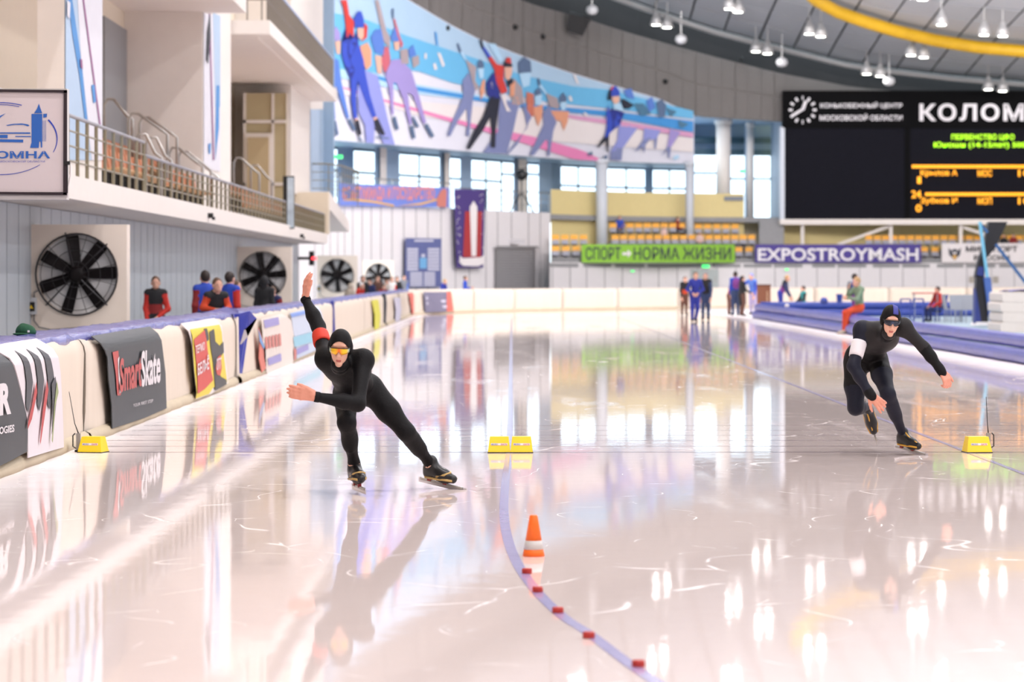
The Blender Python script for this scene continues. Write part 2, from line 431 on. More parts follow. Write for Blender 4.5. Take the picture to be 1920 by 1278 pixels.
def on_ceiling(px, py, drop):
    lo, hi = 40., 178.
    for _ in range(40):
        y = (lo + hi) / 2; x = PX(px, y); d = yc(x) - y
        if PZ(py, y) < zc(x, max(d, 0)) - drop: lo = y
        else: hi = y
    return P(px, py, lo)
rb = tag(MB().tube([on_ceiling(u, v, .6) for u, v in ring], .34, 10).build('ring_beam', yel, None, True), 'broad curved yellow beam under the grey roof', 'beam')
# ------------------------------------------------------------------ far wall, lower white part
wf = struct(strip_px('wall_far', pr(480, 1030, 25), -.02, 5.02, -.06, .3, darkgap), 'white panelled wall behind the far bend')
seams = [480, 520, 560, 590, 605, 619, 633, 646, 661, 679, 696, 714, 735, 757, 780, 802, 827, 854, 880, 911, 933, 959, 991, 1013, 1032]
for a, c in zip(seams[:-1], seams[1:]):
    q = [CZ(a + .6, -.02), CZ(c - .4, -.02), CZ(c - .4, 5.05), CZ(a + .6, 5.05)]
    panel('panel', q, (0, .05, 0), white, wf)
wt = struct(strip_px('wall_tribune', pr(1030, 1990, 40), -.02, 2.3, 2.9, .3, darkgap), 'low white panelled wall under the seats')
seams = [1030, 1036, 1069, 1100, 1134, 1167, 1200, 1235, 1270, 1308, 1344, 1380, 1417, 1453, 1493, 1532, 1572, 1612, 1651, 1693, 1734, 1773, 1813, 1859, 1902, 1945, 1990]
for a, c in zip(seams[:-1], seams[1:]):
    panel('panel', [CZ(a + .5, -.02, 3), CZ(c - .5, -.02, 3), CZ(c - .5, 2.36, 3), CZ(a + .5, 2.36, 3)], (0, .05, 0), white, wt)
wy = struct(strip_px('wall_yellow', pr(1033, 1395, 30), 2.3, 6.35, -1.0, .3, yellowc), 'pale yellow wall behind the seats')
struct(strip_px('wall_olive', pr(1470, 2000, 40), 2.3, 11.5, -1.0, .3, yellowc), 'pale yellow wall behind the scoreboard')
struct(strip_px('wall_stair', pr(1395, 1475, 20), 2.3, 4.98, -2.2, .3, M('warm_concrete', (176, 166, 150), .8)), 'warm grey wall behind the stairs by the scoreboard')
struct(strip_px('floor_tribune', pr(1030, 1990, 60), 2.1, 2.3, 3.0, 5.0, concrete), 'concrete deck under the seats')
struct(strip_px('floor_gallery', pr(560, 1480, 40), 4.7, 4.98, -.3, 10.5, concrete), 'gallery floor behind the railing')
# gallery ceiling (lower part behind the mural, higher part to its right)
gc = struct(strip_px('ceiling_gallery', pr(560, 1302, 40), 8.05, 8.4, -.3, 10.5, bluegrey), 'blue grey soffit of the gallery')
struct(strip_px('ceiling_recess', pr(1300, 1500, 40), 10.7, 11.0, -.3, 10.5, bluegrey), 'blue grey soffit right of the mural')
struct(strip_px('wall_recess', pr(1300, 1480, 40), 8.9, 10.8, -9.6, .3, bluegrey), 'blue grey wall over the gallery doors')
for k, py in enumerate((262, 285)):
    struct(MB().bar(C3(1296, py, -9), C3(1480, py + 2, -9), .3, .35).build('trim_%d' % (k + 1), teal), 'dark horizontal beam in the gallery recess')
# windows of the gallery, pane by pane
wingl = bpy.data.materials.new('window_glass'); wingl.use_nodes = True
nt = wingl.node_tree; nt.nodes.clear(); o = nt.nodes.new('ShaderNodeOutputMaterial'); mxs = nt.nodes.new('ShaderNodeMixShader'); mxs.inputs[0].default_value = .08
tr = nt.nodes.new('ShaderNodeBsdfTransparent'); tr.inputs[0].default_value = (.93, .97, 1, 1); gl = nt.nodes.new('ShaderNodeBsdfGlossy'); gl.inputs['Roughness'].default_value = .05
nt.links.new(tr.outputs[0], mxs.inputs[1]); nt.links.new(gl.outputs[0], mxs.inputs[2]); nt.links.new(mxs.outputs[0], o.inputs[0])
wins = [(610, 634, 318), (660, 704, 0), (746, 826, 0), (842, 866, 0), (882, 940, 0), (940, 965, 326), (988, 1012, 326), (1050, 1118, 0), (1136, 1212, 0), (1222, 1288, 0), (1300, 1348, 0), (1366, 1398, 335), (1408, 1446, 335)]
for k, (a, c, head) in enumerate(wins):
    w = struct(empty('window_%d' % (k + 1), CZ((a + c) / 2, 5, -9.5)), 'bright gallery window number %d from the balcony end' % (k + 1)); o0 = Vector(w.location)
    n = max(1, round((c - a) / 36)); e = (c - a) / n; top = 8.05 if c < 1300 else 9.0
    fr = MB()
    for i in range(n + 1): fr.bar(CZ(a + e * i, 5, -9.5) - o0, CZ(a + e * i, top, -9.5) - o0, .10, .12)
    fr.bar(CZ(a, top - .05, -9.5) - o0, CZ(c, top - .05, -9.5) - o0, .12, .14)
    zt = PZ(head, CZ(a, 5, -9.5).y) if head else top - 1.2
    fr.bar(CZ(a, zt, -9.5) - o0, CZ(c, zt, -9.5) - o0, .12, .12); fr.bar(CZ(a, 5.05, -9.5) - o0, CZ(c, 5.05, -9.5) - o0, .12, .2)
    fr.build('window_frame', teal, w)
    for i in range(n):
        for z0, z1 in ((5.0, zt), (zt, top)):
            panel('pane', [CZ(a + e * i, z0, -9.45) - o0, CZ(a + e * i + e, z0, -9.45) - o0, CZ(a + e * i + e, z1, -9.45) - o0, CZ(a + e * i, z1, -9.45) - o0], (0, .02, 0), wingl, w)
gw = struct(empty('wall_gallery', CZ(900, 5, -9)), 'white and light blue piers between the gallery windows'); o0 = Vector(gw.location)
for a, c, m, of in [(632, 662, bluegrey, -9.3), (703, 713, bluegrey, -6), (713, 724, white2, -5.6), (724, 748, lightblue, -8.6), (824, 834, bluegrey, -6), (834, 843, white2, -5.6), (863, 884, lightblue, -8.6), (963, 972, bluegrey, -6), (972, 988, white2, -5.6), (1010, 1034, lightblue, -8), (1034, 1052, bluegrey, -8.6), (1210, 1224, bluegrey, -8.6), (1286, 1302, bluegrey, -8.8), (1346, 1368, lightblue, -7), (1398, 1410, lightblue, -7.5)]:
    zt = 8.05 if c < 1300 else 10.7
    A, B = CZ(a, 4.98, of) - o0, CZ(c, 4.98, of) - o0
    MB().slab([A, B, B + Vector((0, .8, 0)), A + Vector((0, .8, 0))], (0, 0, zt - 4.98)).build('pier', m, gw)
for a, c, lab in [(634, 662, 'over the left door'), (1398, 1447, 'over the right doors')]:
    pass
# ------------------------------------------------------------------ upper far wall: grey panels over the mural
MT_px = [480, 612, 757, 847, 897, 980, 1067, 1147, 1233, 1302]
MT_z = [18.5, 17.2, 15.3, 14.3, 13.85, 13.3, 12.75, 12.25, 11.65, 10.75]
def mural_top(px): return float(np.interp(px, MT_px, MT_z))
def grey_bot(px): return mural_top(px) if px <= 1302 else float(np.interp(px, [1302, 1475], [10.7, 10.45]))
GT_px = [480, 700, 990, 1093, 1240, 1328, 1452, 1600, 1800, 2000]; GT_z = [19.5, 18.3, 16.2, 15.85, 14.85, 14.2, 13.3, 12.5, 12, 11.8]
def grey_top(px): return float(np.interp(px, GT_px, GT_z))
wu = struct(strip_px('wall_upper', pr(480, 1475, 20), lambda p: grey_bot(p) - (.3 if p < 1300 else 0), lambda p: grey_top(p) + .0, -.12, .3, M('seam_grey', (138, 134, 130), .7)), 'grey perforated panelling above the mural')
gs = [480, 540, 600, 660, 720, 780, 806, 866, 924, 980, 1041, 1101, 1166, 1230, 1304, 1378, 1452, 1475]
for a, c in zip(gs[:-1], gs[1:]):
    nsub = 3 if c - a > 30 else 1
    m = (a + c) / 2
    for z0, z1, a_, c_ in [(z0, z1, a + (c - a) * k / nsub + (.8 if k == 0 else .2), a + (c - a) * (k + 1) / nsub - (.8 if k == nsub - 1 else .2)) for z0, z1 in ((0, .5), (.5, 1)) for k in range(nsub)]:
        q = []
        for u, f in ((a_, z0), (c_, z0), (c_, z1), (a_, z1)):
            lo = max(grey_bot(u), 8); hi = grey_top(u); q.append(CZ(u, lo + (hi - lo) * f + (.03 if f == z0 else -.03)))
        panel('panel', q, (0, .08, 0), perf, wu)
struct(strip_px('wall_rim', pr(480, 2000, 40), lambda p: grey_top(p), lambda p: grey_top(p) + 5, -1.2, .3, darkm), 'dark gap between the grey wall and the roof')
struct(strip_px('wall_upper_right', pr(1470, 2000, 40), 11.4, lambda p: grey_top(p), -.12, .3, perf), 'grey wall over the scoreboard')
ob = MB()
for px, py in ((838, 52), (966, 50), (1018, 68), (1248, 152), (1390, 110)):
    p = C3(px, py, .3); ob = MB().lathe([(.02, 0), (.12, .05), (.16, .25), (.12, .35)], (0, 0, 0), 10, axis=1); o = ob.build('wall_fixture', black, None, True); o.location = p
    tag(o, 'small dark fixture on the grey wall, %s' % {838: 'left end above the mural', 966: 'above the red skater of the mural', 1018: 'second above the mural centre', 1248: 'at the tapering end of the mural', 1390: 'near the scoreboard'}[px], 'fixture')
sp_ = MB().slab([(-.45, 0, -.5), (.45, 0, -.5), (.6, 0, .5), (-.6, 0, .5)], (0, .6, 0)).build('loudspeaker', black); sp_.location = C3(1083, 47, 1.6); sp_.rotation_euler = (.3, .3, 0)
tag(sp_, 'black loudspeaker hanging on the grey wall under the roof edge', 'loudspeaker')
# ------------------------------------------------------------------ left side: lower wall, balconies, piers
wl = struct(MB().box((-7.9, -40, -.02), (-7.56, 108, 2.72)).build('wall_left', darkgap), 'grey blue vertical panelled wall under the balcony')
y = 38.0
while y < 107.5:
    MB().box((-7.56, y + .02, -.02), (-7.5, min(y + 1.08, 108) - .02, 2.7)).build('panel', greyp, wl); y += 1.1
MB().box((-7.56, -40, -.02), (-7.5, 37.98, 2.7)).build('near_panels', greyp, wl)['kind'] = 'stuff'
struct(MB().box((-14, 108, -.02), (-7.5, 108.4, 3.0)).build('wall_left_return', white), 'white end of the wall under the balcony')
def bal(name, y0, y1, z0, z1, x1, label):
    return struct(MB().box((-14, y0, z0), (x1, y1, z1)).build(name, white2), label)
bal('balcony_lower', -40, 105, 2.71, 3.05, -6.3, 'white slab of the lower balcony with long white edge')
bal('balcony_upper_near', -40, 73, 7.84, 8.2, -6.3, 'white slab of the near upper balcony')
b2 = MB().box((-14, 80, 7.9), (-6.3, 111, 8.26)); struct(b2.build('balcony_upper_far', white2), 'white slab of the far upper balcony')
struct(MB().box((-6.75, 81, 7.87), (-6.68, 110, 7.9)).build('trim_3', white2), 'thin metal strip along the balcony underside')
struct(MB().box((-9.5, -40, 3.05), (-9.15, 130, 26)).build('wall_balcony', taupe), 'plaster wall at the back of the balconies')
struct(MB().box((-9.15, 68.6, 3.05), (-9.08, 72.55, 7.4)).build('door_1', M('grey_door_leaf', (140, 142, 146), .5)), 'tall grey door at the back of the balcony')
blu1 = M('print_pale_blue', (178, 200, 224), .6); blu2 = M('print_blue', (70, 140, 205), .6); plum = M('print_plum', (150, 90, 140), .6); palew = M('print_white', (224, 222, 230), .6)
def pier(name, x0, x1, y0, y1, z0, z1, label): return struct(MB().box((x0, y0, z0), (x1, y1, z1)).build(name, white2), label)
p1 = pier('pier_near', -7.42, -7.0, 48.1, 52.5, 3.05, 7.84, 'white pier with a printed side by the balcony chair')
def fp1(u, v, layer): 
    yy = 7.0 * F / (960 - u); return Vector((-6.985 + .004 * layer, yy, PZ(v, yy)))
print_obj('printed_sheet', [(blu1, [(121, -60), (190, -60), (190, 300), (121, 300)]), (palew, [(140, -60), (190, -60), (190, 300), (170, 300), (152, 150)]),
    (blu2, [(122, -20), (130, -20), (142, 60), (152, 130), (162, 225), (156, 222), (146, 140), (134, 70)]), (plum, [(148, -30), (151, -30), (187, 240), (184, 240)]),
    (blu2, [(168, 160), (174, 158), (177, 190), (172, 194)]), (palew, [(122, 0), (128, 5), (127, 35), (122, 30)]), (plum, [(146, 110), (150, 112), (151, 130), (147, 126)])], fp1, p1)
p2 = pier('pier_middle', -9.15, -7.3, 72.6, 79.9, 3.05, 26, 'broad white pier with a printed strip in the middle of the balcony')
def fp2(u, v, layer):
    yy = 7.3 * F / (960 - u); return Vector((-7.285 + .004 * layer, yy, PZ(v, yy)))
print_obj('printed_sheet', [(palew, [(381, 24), (412, 32), (412, 322), (381, 315)]), (blu1, [(398, 24), (412, 30), (412, 200), (402, 200)]), (blu2, [(404, 160), (410, 160), (409, 240), (402, 300), (402, 250)]),
    (plum, [(390, 24), (392, 24), (400, 300), (397, 300)]), (M('print_ink', (40, 42, 54), .6), [(386, 60), (392, 24), (393, 70), (388, 120), (384, 112)]), (blu2, [(388, 270), (393, 268), (392, 288), (389, 288)])], fp2, p2)
p3 = pier('pier_far', -9.15, -7.3, 101.5, 120, 4.4, 26, 'white pier at the far end of the balconies')
def fp3(u, v, layer):
    yy = 7.3 * F / (960 - u); return Vector((-7.285 + .004 * layer, yy, PZ(v, yy)))
print_obj('printed_sheet', [(blu1, [(581, 205), (600, 205), (600, 362), (581, 362)]), (bluegrey, [(598, 205), (608, 205), (608, 362), (598, 362)])], fp3, p3)
struct(MB().box((-9.1, 119, 4.4), (-6.9, 119.6, 20)).build('trim_4', bluegrey), 'blue grey edge at the end of the balconies')
# glazed cream room under the far balcony
rm = struct(MB().box((-8.72, 100, 3.05), (-7.35, 101.4, 7.55)).build('wall_room', M('olive_cream_panel', (190, 175, 138), .6)), 'cream glazed room at the end of the balcony')
fr = MB()
for u in (459, 512, 540): fr.box((PX(u, 100) - .04, 99.9, 3.05), (PX(u, 100) + .04, 100, 7.55))
for v in (228, 345): fr.box((-8.72, 99.9, PZ(v, 100) - .05), (-7.35, 100, PZ(v, 100) + .05))
fr.build('glazing_bars', white2, rm)
dr = MB().box((PX(461, 100), 99.82, 3.05), (PX(510, 100), 99.9, PZ(250, 100))).build('door_frame', white2, rm)
MB().box((PX(465, 100), 99.76, 3.05), (PX(505, 100), 99.83, PZ(258, 100))).build('door_leaf', M('cream_door', (196, 176, 138), .6), rm)
struct(MB().box((-9.1, 82, 3.05), (-9.0, 88, 6.6)).build('door_2', M('grey_door_leaf', (140, 142, 146), .5)), 'grey door behind the far balcony seats')
struct(MB().box((-7.4, 104.6, 3.05), (-6.25, 105.4, 4.46)).build('wall_parapet', creamw), 'cream parapet closing the lower balcony')
struct(MB().slab([(-6.25, 105.4, 4.5), (-6.25, 118, 3.7), (-6.25, 118, 3.3), (-6.25, 105.4, 3.9)], (-.9, 0, 0)).build('ramp', white2), 'white stair flank beside the parapet')
for (x0, y0, x1, y1, nm, lb) in [(-14, -40.4, 50, -40, 'wall_back', 'plain wall behind the photographer'), (48, -40, 48.4, 190, 'wall_right', 'plain wall on the infield side')]:
    struct(MB().box((x0, y0, -.1), (x1, y1, 26)).build(nm, white2), lb)
# ------------------------------------------------------------------ roof luminaires
bell = M('lamp_bell', (205, 205, 205), .35, .3); lampe = M('lamp_glow', (255, 250, 240), .5, emit=11.0)
def lamp_mesh():
    r = empty('high_bay_lamp')
    MB().lathe([(.05, .75), (.13, .7), (.16, .45), (.22, .38), (.33, 0), (.35, 0), (.24, .42), (.17, .5)], n=14).build('reflector', bell, r, True)
    MB().lathe([(.22, -.01), (.22, .03)], n=14).build('lens', lampe, r)
    MB().bar((0, 0, .7), (0, 0, 1.5), .06).build('hanger', M('pale_grey_pipe', (180, 180, 180), .5), r)
    return r
proto_lamp = lamp_mesh(); first = [True]
ld = bpy.data.lights.new('lamp_light', 'AREA'); ld.shape = 'DISK'; ld.size = .36; ld.energy = LAMP_W; ld.color = LAMP_COL
ld2 = ld.copy(); ld2.energy = LAMP_NEAR; ld3 = ld.copy(); ld3.energy = LAMP_BEND
def lamp(loc, label, far=True, group='roof lamps'):
    if first[0]: r = proto_lamp; first[0] = False; r.location = loc
    else:
        r = proto_lamp.copy(); C.objects.link(r); r.location = loc
        for ch in proto_lamp.children:
            if ch.type == 'MESH': c = ch.copy(); C.objects.link(c); c.parent = r
    tag(r, label, 'lamp', group)
    l = bpy.data.objects.new('lamp_light', {True: ld, False: ld2, 'bend': ld3}[far]); C.objects.link(l); l.location = (0, 0, -.02); l.parent = r
    if far == 'bend': r.rotation_euler = (math.radians(62), 0, 0)
    return r
names = ['twin roof lamp at the left edge of the roof, left one', 'twin roof lamp at the left edge of the roof, right one', 'upper pair of roof lamps left of the yellow beam, left one', 'upper pair of roof lamps left of the yellow beam, right one',
  'roof lamp pair above the blank end of the scoreboard, left one', 'roof lamp pair above the blank end of the scoreboard, right one', 'pair of lamps under the start of the yellow beam, left one', 'pair of lamps under the start of the yellow beam, right one',
  'lamp pair above the big scoreboard letters, left one', 'lamp pair above the big scoreboard letters, right one', 'lamp pair just below the yellow beam, left one', 'lamp pair just below the yellow beam, right one', 'single lamp above the yellow beam',
  'lamp pair nearest the scoreboard top, left one', 'lamp pair nearest the scoreboard top, right one']
for (u, v), nm in zip([(1230, 47), (1251, 52), (1367, 17), (1384, 23), (1417, 97), (1439, 101), (1517, 64), (1539, 69), (1625, 139), (1650, 143), (1708, 104), (1732, 108), (1765, 47), (1853, 168), (1880, 171)], names):
    lamp(on_ceiling(u, v, 1.4), nm, group=None)
unl = M('white_globe', (220, 222, 226), .3)
for (u, v), nm in zip([(1110, 17), (1277, 72), (1466, 115), (1667, 150)], ['near the roof edge at the top', 'below the leftmost lit pair', 'right of the second lit pair', 'beside the lamp pair over the scoreboard letters']):
    g = empty('dark_floodlight', on_ceiling(u, v, 1.5)); MB().lathe([(.02, -.32), (.22, -.28), (.34, -.1), (.3, .1), (.12, .22)], n=14).build('globe', unl, g, True); MB().bar((0, 0, .2), (0, 0, 1.5), .05).build('hanger', bell, g)
    tag(g, 'unlit pale floodlight ' + nm, 'lamp')
# lamps above the picture that the ice mirrors, in pairs, and the rows further back
for k, (u, v) in enumerate([(1515, 1092), (1540, 1088), (1422, 1052), (1442, 1048), (1222, 1118), (1245, 1108), (1362, 1150), (1382, 1142), (940, 1240), (958, 1225), (1072, 1172), (1090, 1160), (1765, 1132), (1870, 1222), (1275, 1200), (1710, 1040), (1730, 1036), (1845, 970), (1880, 968)]):
    lamp(on_ceiling(u, 2 * HY - v, 1.4), 'roof lamp above the picture mirrored in the ice')
for x in (-1.5, 5, 13, 23, 34):
    for y in (-20, 2, 22, 42, 62, 82, 102):
        d = max(yc(x) - y, 0); lamp((x, y, zc(x, d) - 1.6), 'roof lamp over the near part of the ice', far=False)
for x, y in ((-2, 120), (24, 122), (36, 122), (24, 128), (36, 128), (6, 122), (14, 122), (6, 128), (14, 128)):  # unseen lamps, added and tilted to brighten the far wall
    d = max(yc(x) - y, 0); lamp((x, y, zc(x, d) - 1.6), 'added unseen roof lamp tilted at the far wall', far='bend')
# ------------------------------------------------------------------ the mural
def mm(n, c): return M('mural_' + n, c, .65, var=.03, scale=1.5)
sky = mm('sky', (164, 192, 216)); blue = mm('blue', (100, 174, 216)); snow = mm('snow', (214, 214, 226)); cream = mm('cream', (222, 214, 214)); pink = mm('pink', (220, 128, 176)); rose = mm('rose', (206, 150, 186)); pale = mm('pale_blue', (170, 205, 230))
stripe = mm('stripe', (62, 140, 205)); navy = mm('navy', (36, 46, 128)); royal = mm('royal', (50, 74, 180)); red = mm('red', (196, 56, 52)); skin = mm('skin', (216, 170, 150)); ink = mm('ink', (32, 34, 50)); lil = mm('lilac', (138, 144, 206)); lil2 = mm('violet', (152, 138, 196))
orange = mm('orange', (214, 150, 120)); gblue = mm('ghost_blue', (84, 120, 196)); ggrey = mm('ghost_grey', (120, 128, 170)); gtaupe = mm('ghost_taupe', (160, 146, 150)); slate = mm('slate', (84, 104, 136)); tealm = mm('teal', (70, 112, 140))
mur = tag(strip_px('mural', pr(606, 1301, 10), 8.0, lambda p: mural_top(p) + .02, .12, .1, snow), 'long curved mural of speed skaters on blue and white above the gallery windows', 'mural')
def fm(u, v, layer):
    x, y = cw(u, .22 + .03 * fm.base); return Vector((x, y, max(PZ(v, y), 8.0)))
fm.base = 0
def mp_(name, shapes, base, step=14):
    fm.base = base; return print_obj(name, shapes, fm, mur, step)
def band(top, bot):
    """a print band cut into slices so that it follows the bend: top/bot lists of (px, py)"""
    out = []; xs = pr(top[0][0], top[-1][0], 12)
    f = lambda L, x: float(np.interp(x, [p[0] for p in L], [p[1] for p in L]))
    for a, c in zip(xs[:-1], xs[1:]): out.append([(a, f(top, a)), (c, f(top, c)), (c, f(bot, c)), (a, f(bot, a))])
    return out
edge_ = [(p, HY - (mural_top(p) - CH) * F / cw(p, .2)[1] + 1) for p in pr(606, 1300, 12)]
def bandobj(name, mat, top, bot, base):
    mp_(name, [(mat, q) for q in band(top, bot)], base, 1e9)
bandobj('sky_print', sky, edge_, [(606, 60), (690, 50), (760, 75), (850, 105), (900, 120), (980, 150), (1075, 172), (1140, 180), (1300, 212)], 0)
bandobj('blue_print', blue, [(606, 20), (690, 38), (760, 66), (850, 96), (900, 112), (980, 141), (1075, 162), (1140, 168), (1300, 208)], [(606, 126), (680, 140), (780, 132), (850, 156), (960, 178), (1030, 192), (1140, 203), (1300, 223)], 1)
bandobj('cream_print', cream, [(606, 160), (700, 172), (780, 190), (900, 200), (1000, 210), (1300, 260)], [(606, 168), (700, 190), (780, 216), (900, 236), (1000, 262), (1300, 285)], 1)
bandobj('pale_blue_print', pale, [(606, 126), (700, 136), (780, 158), (900, 178), (1000, 196), (1140, 214), (1300, 234)], [(606, 140), (700, 158), (780, 176), (900, 190), (1000, 203), (1140, 216), (1300, 236)], 2)
bandobj('blue_stripe_print', stripe, [(700, 140), (780, 162), (900, 182), (1000, 196), (1140, 208), (1300, 227)], [(700, 146), (780, 170), (900, 190), (1000, 204), (1140, 218), (1300, 248)], 2.6)
bandobj('pink_stripe_print', pink, [(628, 158), (700, 180), (820, 214), (900, 235), (1000, 256), (1090, 281), (1136, 303)], [(628, 160), (700, 184), (820, 221), (900, 244), (1000, 274), (1090, 303), (1136, 304)], 3)
bandobj('rose_stripe_print', rose, [(1040, 212), (1080, 217), (1160, 226), (1300, 249)], [(1040, 215), (1080, 224), (1160, 236), (1300, 258)], 3)
for nm, m, q in [('snow_fleck', cream, [(820, 98), (826, 100), (834, 122), (830, 126)]), ('snow_fleck', cream, [(812, 120), (817, 118), (820, 130), (815, 131)]), ('snow_fleck', cream, [(796, 100), (800, 100), (800, 110), (796, 110)]), ('snow_fleck', stripe, [(815, 58), (819, 62), (822, 86), (818, 84)]),
                 ('snow_fleck', cream, [(1074, 138), (1080, 142), (1086, 158), (1081, 156)]), ('snow_fleck', cream, [(1066, 180), (1071, 180), (1074, 190), (1068, 189)]), ('snow_fleck', pale, [(1262, 294), (1272, 290), (1274, 296), (1264, 300)]), ('snow_fleck', cream, [(1094, 210), (1100, 212), (1102, 218), (1097, 217)])]:
    mp_(nm, [(m, q)], 4)
def c2(m, *p): return (m, [(600 + x / 4.26, y / 4.26) for x, y in p])
def c3(m, *p): return (m, [(820 + x / 4.915, 50 + y / 4.915) for x, y in p])
def c4(m, *p): return (m, [(1080 + x / 6.726, 130 + y / 6.726) for x, y in p])
mp_('faded_skater_print', [c2(orange, (45, 200), (100, 280), (95, 390), (45, 400)), c2(gblue, (45, 430), (150, 480), (170, 640), (235, 940), (215, 950), (130, 690), (110, 700), (125, 950), (100, 960), (60, 720), (45, 700)), c2(lil2, (100, 250), (130, 210), (160, 260), (165, 320), (105, 325)), c2(skin, (120, 330), (165, 325), (160, 430), (135, 430)),
    c2(slate, (105, 965), (130, 960), (150, 1070), (130, 1090)), c2(slate, (220, 960), (245, 945), (290, 1030), (270, 1050))], 5)
mp_('faded_skater_print', [c2(lil, (360, 560), (460, 600), (500, 760), (545, 960), (600, 1165), (510, 1165), (440, 960), (430, 1160), (370, 1150), (360, 1000), (310, 900), (300, 700)), c2(orange, (320, 370), (380, 340), (410, 400), (410, 520), (370, 560), (340, 480)), c2(gblue, (405, 300), (440, 240), (490, 230), (510, 330), (510, 440), (440, 420)),
    c2(skin, (440, 440), (492, 450), (495, 590), (460, 580)), c2(gtaupe, (440, 0), (470, 0), (530, 240), (560, 300), (560, 390), (510, 330)), c2(mm('ghost_red', (190, 96, 110)), (490, 480), (520, 370), (548, 380), (562, 460), (555, 560), (510, 580))], 5)
mp_('faded_skater_print', [c2(lil2, (570, 480), (640, 470), (730, 560), (790, 760), (850, 980), (825, 990), (740, 760), (700, 740), (735, 990), (715, 1000), (660, 780), (610, 660), (585, 660), (590, 910), (572, 920), (550, 700), (520, 600)), c2(gblue, (565, 300), (600, 215), (628, 300), (640, 330), (580, 330)), c2(skin, (590, 335), (635, 330), (630, 400), (600, 400)),
    c2(slate, (575, 70), (590, 65), (592, 140), (578, 150)), c2(mm('ghost_red', (190, 96, 110)), (585, 150), (600, 150), (640, 290), (665, 350), (650, 390), (620, 290)), c2(gtaupe, (640, 400), (700, 390), (712, 510), (650, 510)), c2(gblue, (705, 400), (745, 355), (770, 440), (720, 460)), c2(gtaupe, (735, 460), (790, 440), (795, 510), (745, 545)),
    c2(slate, (578, 940), (605, 925), (632, 1030), (605, 1040)), c2(slate, (715, 1010), (745, 1000), (765, 1100), (740, 1110)), c2(slate, (730, 935), (750, 930), (795, 1010), (770, 1020)), c2(slate, (832, 1000), (860, 985), (915, 1085), (890, 1100))], 6)
mp_('printed_skater', [c2(royal, (205, 230), (270, 300), (300, 250), (310, 350), (350, 480), (360, 570), (400, 760), (450, 930), (420, 940), (360, 800), (300, 640), (290, 800), (300, 945), (270, 950), (250, 800), (245, 640), (200, 530), (175, 440), (175, 330)), c2(navy, (205, 230), (270, 300), (300, 250), (305, 330), (240, 480), (280, 560), (250, 640), (200, 530), (175, 440), (175, 330)),
    c2(red, (165, 0), (215, 0), (235, 120), (272, 170), (270, 290), (215, 300), (205, 180), (190, 60)), c2(red, (355, 180), (382, 210), (375, 300), (330, 335), (350, 290)), c2(royal, (270, 150), (300, 95), (330, 88), (350, 150), (352, 215), (285, 222)), c2(skin, (300, 225), (350, 222), (352, 290), (330, 322), (302, 290)), c2(ink, (300, 240), (350, 236), (350, 256), (302, 258)),
    c2(skin, (275, 948), (302, 945), (305, 962), (282, 965)), c2(skin, (425, 940), (450, 930), (460, 950), (432, 960)), c2(ink, (285, 960), (310, 955), (335, 1070), (310, 1090), (290, 1020)), c2(ink, (430, 958), (462, 940), (520, 1070), (500, 1085), (440, 1020)), c2(slate, (445, 1088), (550, 1100), (550, 1110), (445, 1098)), c2(slate, (305, 1095), (320, 1090), (345, 1130), (330, 1140))], 7)
mp_('faded_skater_print', [c3(ggrey, (290, 420), (230, 500), (240, 640), (140, 860), (90, 1000), (120, 1010), (190, 870), (270, 750), (280, 900), (265, 1000), (295, 1010), (310, 850), (330, 660), (350, 590)), c3(gtaupe, (260, 300), (360, 370), (350, 500), (390, 560), (350, 590), (300, 420)), c3(slate, (180, 160), (195, 150), (225, 225), (205, 240)), c3(pale, (210, 240), (225, 225), (270, 300), (255, 310)),
    c3(slate, (370, 330), (400, 300), (430, 340), (428, 380), (370, 385)), c3(pale, (372, 385), (428, 380), (425, 470), (390, 480)), c3(orange, (415, 500), (440, 480), (435, 600), (400, 680), (395, 570))], 5)
mp_('faded_skater_print', [c3(ggrey, (570, 640), (750, 730), (700, 960), (640, 1170), (420, 1165), (560, 960)), c3(gtaupe, (700, 470), (780, 560), (800, 700), (740, 740), (690, 690)), c3(slate, (745, 330), (800, 275), (860, 320), (868, 420), (750, 430)), c3(pale, (755, 430), (865, 410), (850, 540), (790, 560)), c3(orange, (700, 640), (790, 660), (780, 710), (690, 710)), c3(mm('ghost_red2', (190, 110, 90)), (820, 600), (890, 620), (890, 820), (830, 850)), c3(pale, (470, 150), (540, 160), (600, 300), (570, 330))], 5)
mp_('faded_skater_print', [c3(ggrey, (780, 690), (870, 830), (740, 1080), (650, 1178), (640, 1170), (830, 930)), c3(slate, (900, 590), (940, 560), (965, 620), (905, 640)), c3(pale, (900, 640), (965, 620), (955, 720), (905, 720)), c3(orange, (890, 740), (975, 720), (965, 830), (930, 920), (890, 800))], 6)
mp_('faded_skater_print', [c3(ggrey, (1030, 720), (970, 800), (980, 900), (850, 1180), (890, 1185), (1000, 1040), (1020, 1050), (1015, 1190), (1035, 1190), (1070, 960), (1100, 880)), c3(gtaupe, (1000, 610), (1110, 660), (1120, 760), (1040, 740)), c3(slate, (920, 480), (938, 472), (955, 530), (935, 545)), c3(pale, (935, 545), (955, 530), (1010, 610), (1000, 625)), c3(slate, (1125, 650), (1160, 605), (1195, 650), (1192, 690), (1128, 700)), c3(pale, (1128, 700), (1192, 690), (1185, 765), (1145, 770)), c3(orange, (1040, 770), (1215, 780), (1200, 880), (1165, 960), (1140, 870), (1080, 860))], 6)
